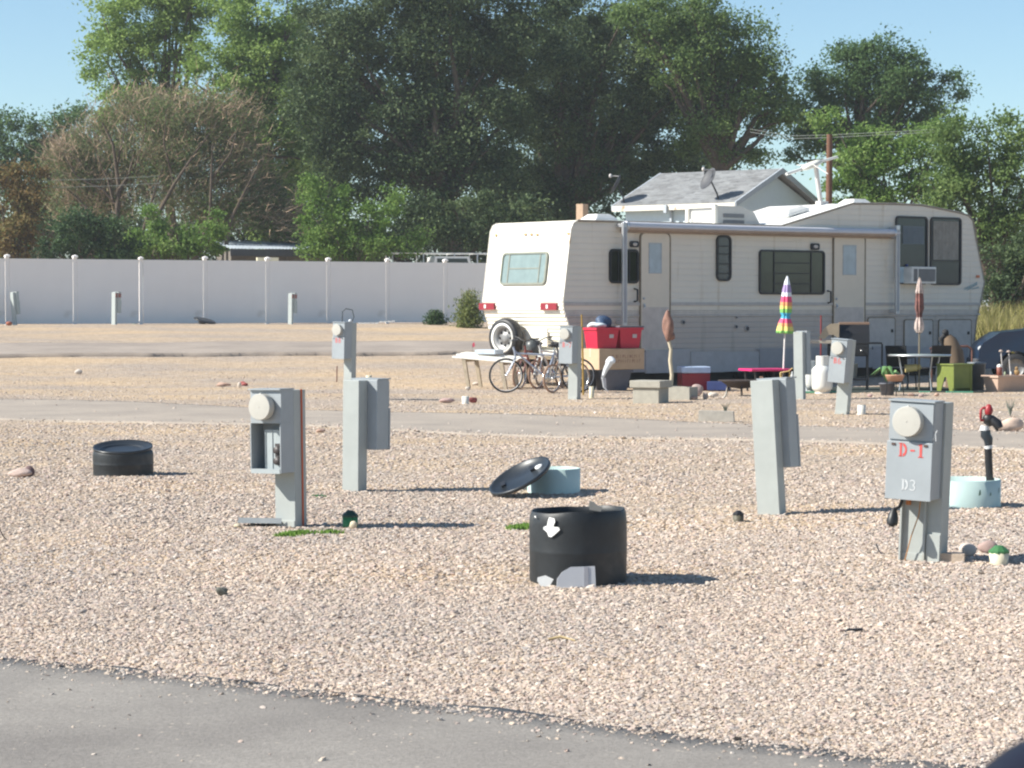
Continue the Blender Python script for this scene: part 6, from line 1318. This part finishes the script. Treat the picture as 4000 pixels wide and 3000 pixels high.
ys_ = [(1082, .012, 1), (1100, .04, 1), (1125, .065, 1), (1142, .085, 1), (1146, .075, 0), (1175, .085, 0), (1205, .09, 0), (1225, .06, 0), (1240, .055, 1), (1262, .09, 1), (1285, .10, 1), (1300, .06, 0), (1302, .02, 0)]
umb('canopy', [(r_, at(3594, y, dq).z) for y, r_, c in ys_], [(0, c) for y, r_, c in ys_], t, 7, .4)
# sun-bleached tie-up of the umbrella
o = obj('hanging_lantern', MB().tube([(-.13, 0, 0), (.10, 0, .02)], [.075, .07], 16).blob((.14, 0, .03), .04, .04, .06, 3, .1), mat('yellow_lantern', (.62, .50, .22), .5), None, at(3562, 1440, dq+.05)); tag(o, 'pale yellow barrel lantern hanging below the patio table top', 'lantern')
o = obj('wire_hook', MB().tube([at(3562, 1400, dq+.05), at(3562, 1420, dq+.05)], .006, 5), DARKM); tag(o, 'hook carrying the pale yellow lantern', 'hook')
def chair(label, x, d_, yaw):
    t = thing('patio_chair', label, 'chair', (at(x, 1500, d_).x, d_, 0), yaw); 
    obj('seat', MB().box(-.23, .23, -.22, .22, .40, .43), DG, t, bevel=.01); obj('backrest', MB().prism([(.2, .45), (.23, .45), (.31, .86), (.28, .86)], 'x', -.21, .21), DG, t)
    for sx in (-.21, .21):
        for y in (-.2, .2): obj('leg', MB().tube([(sx, y, .4), (sx*1.08, y*1.1, 0)], .014, 6), DG, t)
        obj('armrest', MB().tube([(sx, .22, .62), (sx, -.2, .63), (sx, -.21, .41)], .014, 6), DG, t)
    return t
chair('dark metal patio chair pushed under the left of the patio table', 3520, 47.6, R(150)); chair('dark metal patio chair in the shade behind the patio table', 3648, 47.9, R(-160))
# leafy plant
g = gp(3470, 1545); t = thing('potted_plant', 'leafy green plant with broad leaves in a dark pot left of the patio table', 'plant', g+Vector((0, .15, 0)))
obj('pot', MB().lathe([(0, 0), (.11, 0), (.14, .2), (.15, .2), (.15, .22), (0, .2)], 20), TUB, t); LMp = mat('broad_leaf', (.12, .24, .08), .5, var=.25); m = MB()
for k in range(11):
    a_ = k*2.4; L_ = .22+.12*(k % 3)/2; up2 = .42+.1*((k*7) % 5)/4; e_ = Vector((math.cos(a_), math.sin(a_), 0)); s_ = Vector((-e_.y, e_.x, 0))*.045
    b_ = Vector((0, 0, .2)); mid = b_+e_*L_*.5+Vector((0, 0, up2-.2)); tip = b_+e_*L_*1.15+Vector((0, 0, up2-.34))
    m.add([b_, mid-s_, tip, mid+s_, mid+Vector((0, 0, .012))], [(0, 1, 4), (1, 2, 4), (2, 3, 4), (3, 0, 4)])
obj('leaves', m, LMp, t)
g = gp(3502, 1548); t = thing('plant_stand', 'orange pot on dark round wire stand before the patio table', 'planter', g+Vector((0, .2, 0))); 
obj('pot', MB().lathe([(0, .26), (.13, .26), (.17, .36), (.18, .37), (.16, .38), (0, .36)], 24), mat('terracotta', (.50, .27, .17), .7), t); obj('stand', MB().lathe([(.15, .24), (.16, .25), (.15, .26)], 20).tube([(.14, 0, .25), (.16, 0, 0)], .01, 5).tube([(-.14, 0, .25), (-.16, 0, 0)], .01, 5).tube([(0, .14, .25), (0, .16, 0)], .01, 5).tube([(0, -.14, .25), (0, -.16, 0)], .01, 5), DG, t)
# brown bag with dark top, rail behind
t = thing('golf_bag', 'brown upright bag with dark hooded top leaning against the trailer front', 'bag', (at(3722, 1500, 48.4).x, 48.4, 0)); o3 = Vector(t.location)
def bp_(x, y, dd=0): return at(x, y, 48.4+dd)-o3
obj('bag', MB().tube([(0.02, 0, 0), bp_(3735, 1430), bp_(3728, 1380), bp_(3708, 1330), bp_(3698, 1315)], [.17, .18, .18, .14, .09], 16), mat('brown_canvas', (.16, .11, .07), .85, var=.2), t)
obj('dark_top', MB().blob(bp_(3694, 1300), .07, .06, .07, 2, .1).tube([bp_(3690, 1310, -.02), bp_(3675, 1325, -.02), bp_(3682, 1350, -.02)], [.05, .05, .03], 10), mat('black_cloth', 0), t)
o = obj('low_rail', MB().tube([at(3632, 1362, 48.9), at(3680, 1356, 48.9), at(3780, 1352, 48.9), at(3797, 1365, 48.9)], .022, 8).tube([at(3640, 1362, 48.9), Vector((at(3640, 1362, 48.9).x, 48.9, 0))], .018, 6).tube([at(3797, 1365, 48.9), Vector((at(3797, 1362, 48.9).x, 48.9, 0))], .018, 6), mat('brown_rail', (.16, .07, .05), .6)); tag(o, 'low brown rail behind the brown bag', 'rail')
# lime green storage chest
g = gp(3735, 1532); t = thing('storage_chest', 'lime green painted chest with pointed feet right of the patio table', 'chest', g+Vector((.02, .3, 0)), R(34))
LG = mat('lime_paint', (.17, .205, .04), .5, var=.12, vscale=5); w_, d_, h = .48, .44, .50
obj('front_panel', MB().box(-w_/2, w_/2, -d_/2, -d_/2+.02, .07, h), LG, t)
obj('side_panel', MB().prism([(-d_/2+.021, 0), (-d_/2+.10, 0), (-.03, .28), (.02, .28), (d_/2-.10, 0), (d_/2, 0), (d_/2, h), (-d_/2+.021, h)], 'x', -w_/2, -w_/2+.02), LG, t); obj('side_panel', MB().box(w_/2-.02, w_/2, -d_/2+.021, d_/2, .0, h), LG, t)
obj('lid', MB().box(-w_/2-.025, w_/2+.025, -d_/2-.025, d_/2+.01, h+.002, h+.03), LG, t, bevel=.005)
for x in (-w_/2, w_/2-.05): obj('leg', MB().box(x, x+.05, -d_/2-.008, -d_/2-.001, 0, h-.002), LG, t)
o = obj('grey_bin', MB().lathe([(0, 0), (.14, 0), (.17, .50), (.18, .50), (.18, .54), (0, .55)], 28), mat('grey_bin', (.13, .15, .17), .5), None, (at(3822, 1500, 47.2).x, 47.4, 0)); tag(o, 'round grey lidded bin between the lime chest and the tan planter', 'bin')
# tan planter at right edge
g = gp(3940, 1531); t = thing('planter', 'long tan tapered planter box with ornaments at the right edge', 'planter', g+Vector((.02, .3, 0)), R(33))
PLM = mat('tan_planter', (.52, .37, .29), .6, var=.06); w_, d_, h = .85, .42, .30; a0, b0, a1, b1 = w_/2-.05, d_/2-.06, w_/2, d_/2
obj('trough', MB().add([(-a0, -b0, 0), (a0, -b0, 0), (a0, b0, 0), (-a0, b0, 0), (-a1, -b1, h), (a1, -b1, h), (a1, b1, h), (-a1, b1, h)], [(3, 2, 1, 0), (0, 1, 5, 4), (1, 2, 6, 5), (2, 3, 7, 6), (3, 0, 4, 7), (4, 5, 6, 7)]), PLM, t)
obj('rim', MB().ring([(-a1-.02, -b1-.02), (a1+.02, -b1-.02), (a1+.02, b1+.02), (-a1-.02, b1+.02)], [(-a1+.02, -b1+.02), (a1-.02, -b1+.02), (a1-.02, b1-.02), (-a1+.02, b1-.02)], 'z', h-.03, h+.012), PLM, t)
PX, PY = g.x, g.y+.3
for (x, y, lb) in ((3912, 1372, 'left mushroom topped garden stake in the tan planter'), (3942, 1374, 'right mushroom topped garden stake in the tan planter')):
    top = at(x-2, y, PY); b_ = Vector((at(x+6, 1470, PY).x, PY, h)); q_ = thing('garden_stake', lb, 'garden stake', b_); obj('stem', MB().tube([(0, 0, -.05), top-b_], .011, 6), mat('pale_grey_plastic', 0), q_); obj('cap', MB().lathe([(0, .03), (.03, .02), (.05, -.01), (.0, 0)], 16, M=Matrix.Translation(top-b_)), mat('mushroom_brown', (.42, .33, .28), .6), q_)
o = obj('white_ball', MB().blob((0, 0, 0), .05, .05, .05, 1, .02), mat('white_paint', 0), None, at(3904, 1432, PY)); tag(o, 'white ball ornament above the tan planter', 'ornament')
o = obj('ornament_pot', MB().lathe([(0, 0), (.05, 0), (.055, .16), (0, .17)], 14), mat('dark_terracotta', (.22, .07, .05), .6), None, (at(3904, 1460, PY).x, PY, h)); tag(o, 'dark red pot under the white ball ornament', 'pot'); 
for x, lb, c_ in ((3948, 'small white bottle in the tan planter', 'white_paint'), (3925, 'small pale green cup in the tan planter', 'pale_green_pipe')):
    o = obj('bottle', MB().lathe([(0, 0), (.018, 0), (.018, .06), (.008, .08), (0, .085)], 12), mat(c_, 0), None, (at(x, 1460, PY-.15).x, PY-.16, h)); tag(o, lb, 'bottle')
o = obj('toy_figure', MB().blob((0, 0, .06), .05, .04, .06, 3, .2).blob((0, 0, .14), .035, .03, .035, 4, .1), mat('ochre', (.30, .19, .08), .7), None, (at(3972, 1450, PY).x, PY, h)); tag(o, 'small ochre figure sitting on the soil of the tan planter', 'ornament')
t = thing('patio_mat', 'dark green outdoor mat with pale mint edge under the grill and patio table', 'mat', (7.05, 47.2, 0))
obj('mat', MB().box(-1.75, 1.75, -1.35, 1.6, .004, .018), mat('dark_green_mat', (.022, .035, .028), .95, var=.3, vscale=8, bump=.3), t)  # green mat; its very dark tone also stands in for patio shade
for x0, x1 in ((-1.75, -1.0), (.55, .75), (1.05, 1.55)): obj('edge_binding', MB().box(x0, x1, -1.40, -1.352, .002, .035), mat('mint_hose', (.12, .42, .28), .6), t)
# small litter of stones along the patio edge
for k, (x, w_, c_) in enumerate(((3560, 26, 'brown'), (3600, 22, 'rose'), (3660, 18, 'orangepink'), (3400, 20, 'rose2'))): rock('small reddish stone on the patio edge, number %d from the left' % (k+1) if 0 else ('reddish stone at the patio edge below the ' + ('patio table left leg', 'patio table centre', 'lime chest foot', 'grill right shelf')[k]), (x, 1548+k % 2*3), w_, 12, (c_, 0), 60+k)

# ------------------------------------------------------------------ dark blue car at the right edge
CB = mat('dark_blue_paint', (.008, .022, .055), .22, 0, var=.05, spec=.45)
cdist = 53.0; nx_ = at(3803, 1400, cdist).x
t = thing('parked_car', 'dark blue car showing its nose and front wheel at the right edge', 'car', (nx_, cdist, .0), R(-4))
zz = lambda y: at(3900, y, cdist).z
hood0, hood1 = zz(1338), zz(1290)
body = [(0.05, .28), (.0, .5), (.02, hood0-.12), (.10, hood0-.0), (.45, hood1-.04), (1.15, hood1+.03), (1.75, hood1+.42), (2.3, hood1+.55), (3.1, hood1+.50), (3.7, hood1+.12), (4.3, hood1+.05), (4.4, .6), (4.35, .28)]
def arch(cx, r_): return [(cx+r_*math.cos(R(a)), .30+r_*math.sin(R(a))) for a in range(0, 181, 20)]
low = arch(3.55, .37)+arch(.78, .37)
body = body+low
vs = []
W2 = .88
def inw(z): return W2-(max(0, z-hood1)*.38)
n_ = len(body); 
mb = MB(); mb.add([(x, -inw(z), z) for x, z in body]+[(x, inw(z), z) for x, z in body], [tuple(range(n_)), tuple(range(n_, 2*n_))[::-1]]); mb.add([(x, -inw(z), z) for x, z in body]+[(x, inw(z), z) for x, z in body], [(i, n_+i, n_+(i+1) % n_, (i+1) % n_) for i in range(n_)])
obj('body', mb, CB, t, bevel=.05)
sw_ = [(1.32, hood1+.08), (1.82, hood1+.40), (2.3, hood1+.49), (2.35, hood1+.08)]
for s_ in (-1, 1): obj('side_window', MB().add([(x, s_*(inw(z)+.004), z) for x, z in sw_], [(0, 1, 2, 3)]), gl, t); obj('side_window', MB().add([(x, s_*(inw(z)+.004), z) for x, z in [(2.42, hood1+.08), (2.37, hood1+.49), (3.0, hood1+.45), (3.5, hood1+.12)]], [(0, 1, 2, 3)]), gl, t)
obj('windscreen', MB().add([(1.18, -.78, hood1+.07), (1.18, .78, hood1+.07), (1.70, .68, hood1+.41), (1.70, -.68, hood1+.41)], [(0, 1, 2, 3)]), gl, t)
for cx in (.78, 3.55):
    for y in (-.78, .78):
        w_ = obj('wheel', MB().lathe([(.19, -.1), (.29, -.1), (.31, -.06), (.31, .06), (.29, .1), (.19, .1)], 32, M=Matrix.Translation((cx, y, .31)) @ Matrix.Rotation(math.pi/2, 4, 'X')), mat('tyre_rubber', 0), t)
        obj('rim', MB().lathe([(0, .05), (.06, .06), (.19, .03), (.195, .08), (.19, -.08), (0, -.08)], 24, M=Matrix.Translation((cx, y, .31)) @ Matrix.Rotation(math.pi/2, 4, 'X')), mat('steel_rim', 0), w_)
obj('headlamp', MB().blob((.08, -.72, hood0-.12), .08, .14, .07, 1, .02), mat('lamp_glass', (.5, .52, .55), .1), t)
obj('bumper', MB().box(-.06, .2, -.84, .84, .32, .5), mat('dark_fascia', 0), t, bevel=.03)

# ------------------------------------------------------------------ dark wing mirror of the viewer's car, bottom right corner
md = 1.25; c_ = at(4040, 3060, md)
t = thing('wing_mirror', 'blurred dark wing mirror edge intruding at the bottom right corner', 'car mirror', c_)
PUR = mat('dark_purple_paint', (.008, .006, .012), .4, var=.05, spec=.3)
mb = MB().blob((0, 0, 0), .042, .055, .018, 2, .02, sub=4); Mr = Matrix.Rotation(R(-34), 4, 'Y'); mb.v = [tuple(Mr @ Vector(v)) for v in mb.v]; obj('housing', mb, PUR, t)
mb = MB().lathe([(.0, 0), (.028, 0), (.028, .004), (0, .004)], 30, M=Matrix.Rotation(R(-34), 4, 'Y') @ Matrix.Translation((0, -.046, 0)) @ Matrix.Rotation(math.pi/2, 4, 'X'), sy=.45); obj('mirror_glass', mb, mat('dark_glass', 0), t)
obj('stem', MB().tube([(0, 0, -.01), (.03, 0, -.06), (.12, 0, -.12)], .012, 10), mat('black_iron', 0), t)
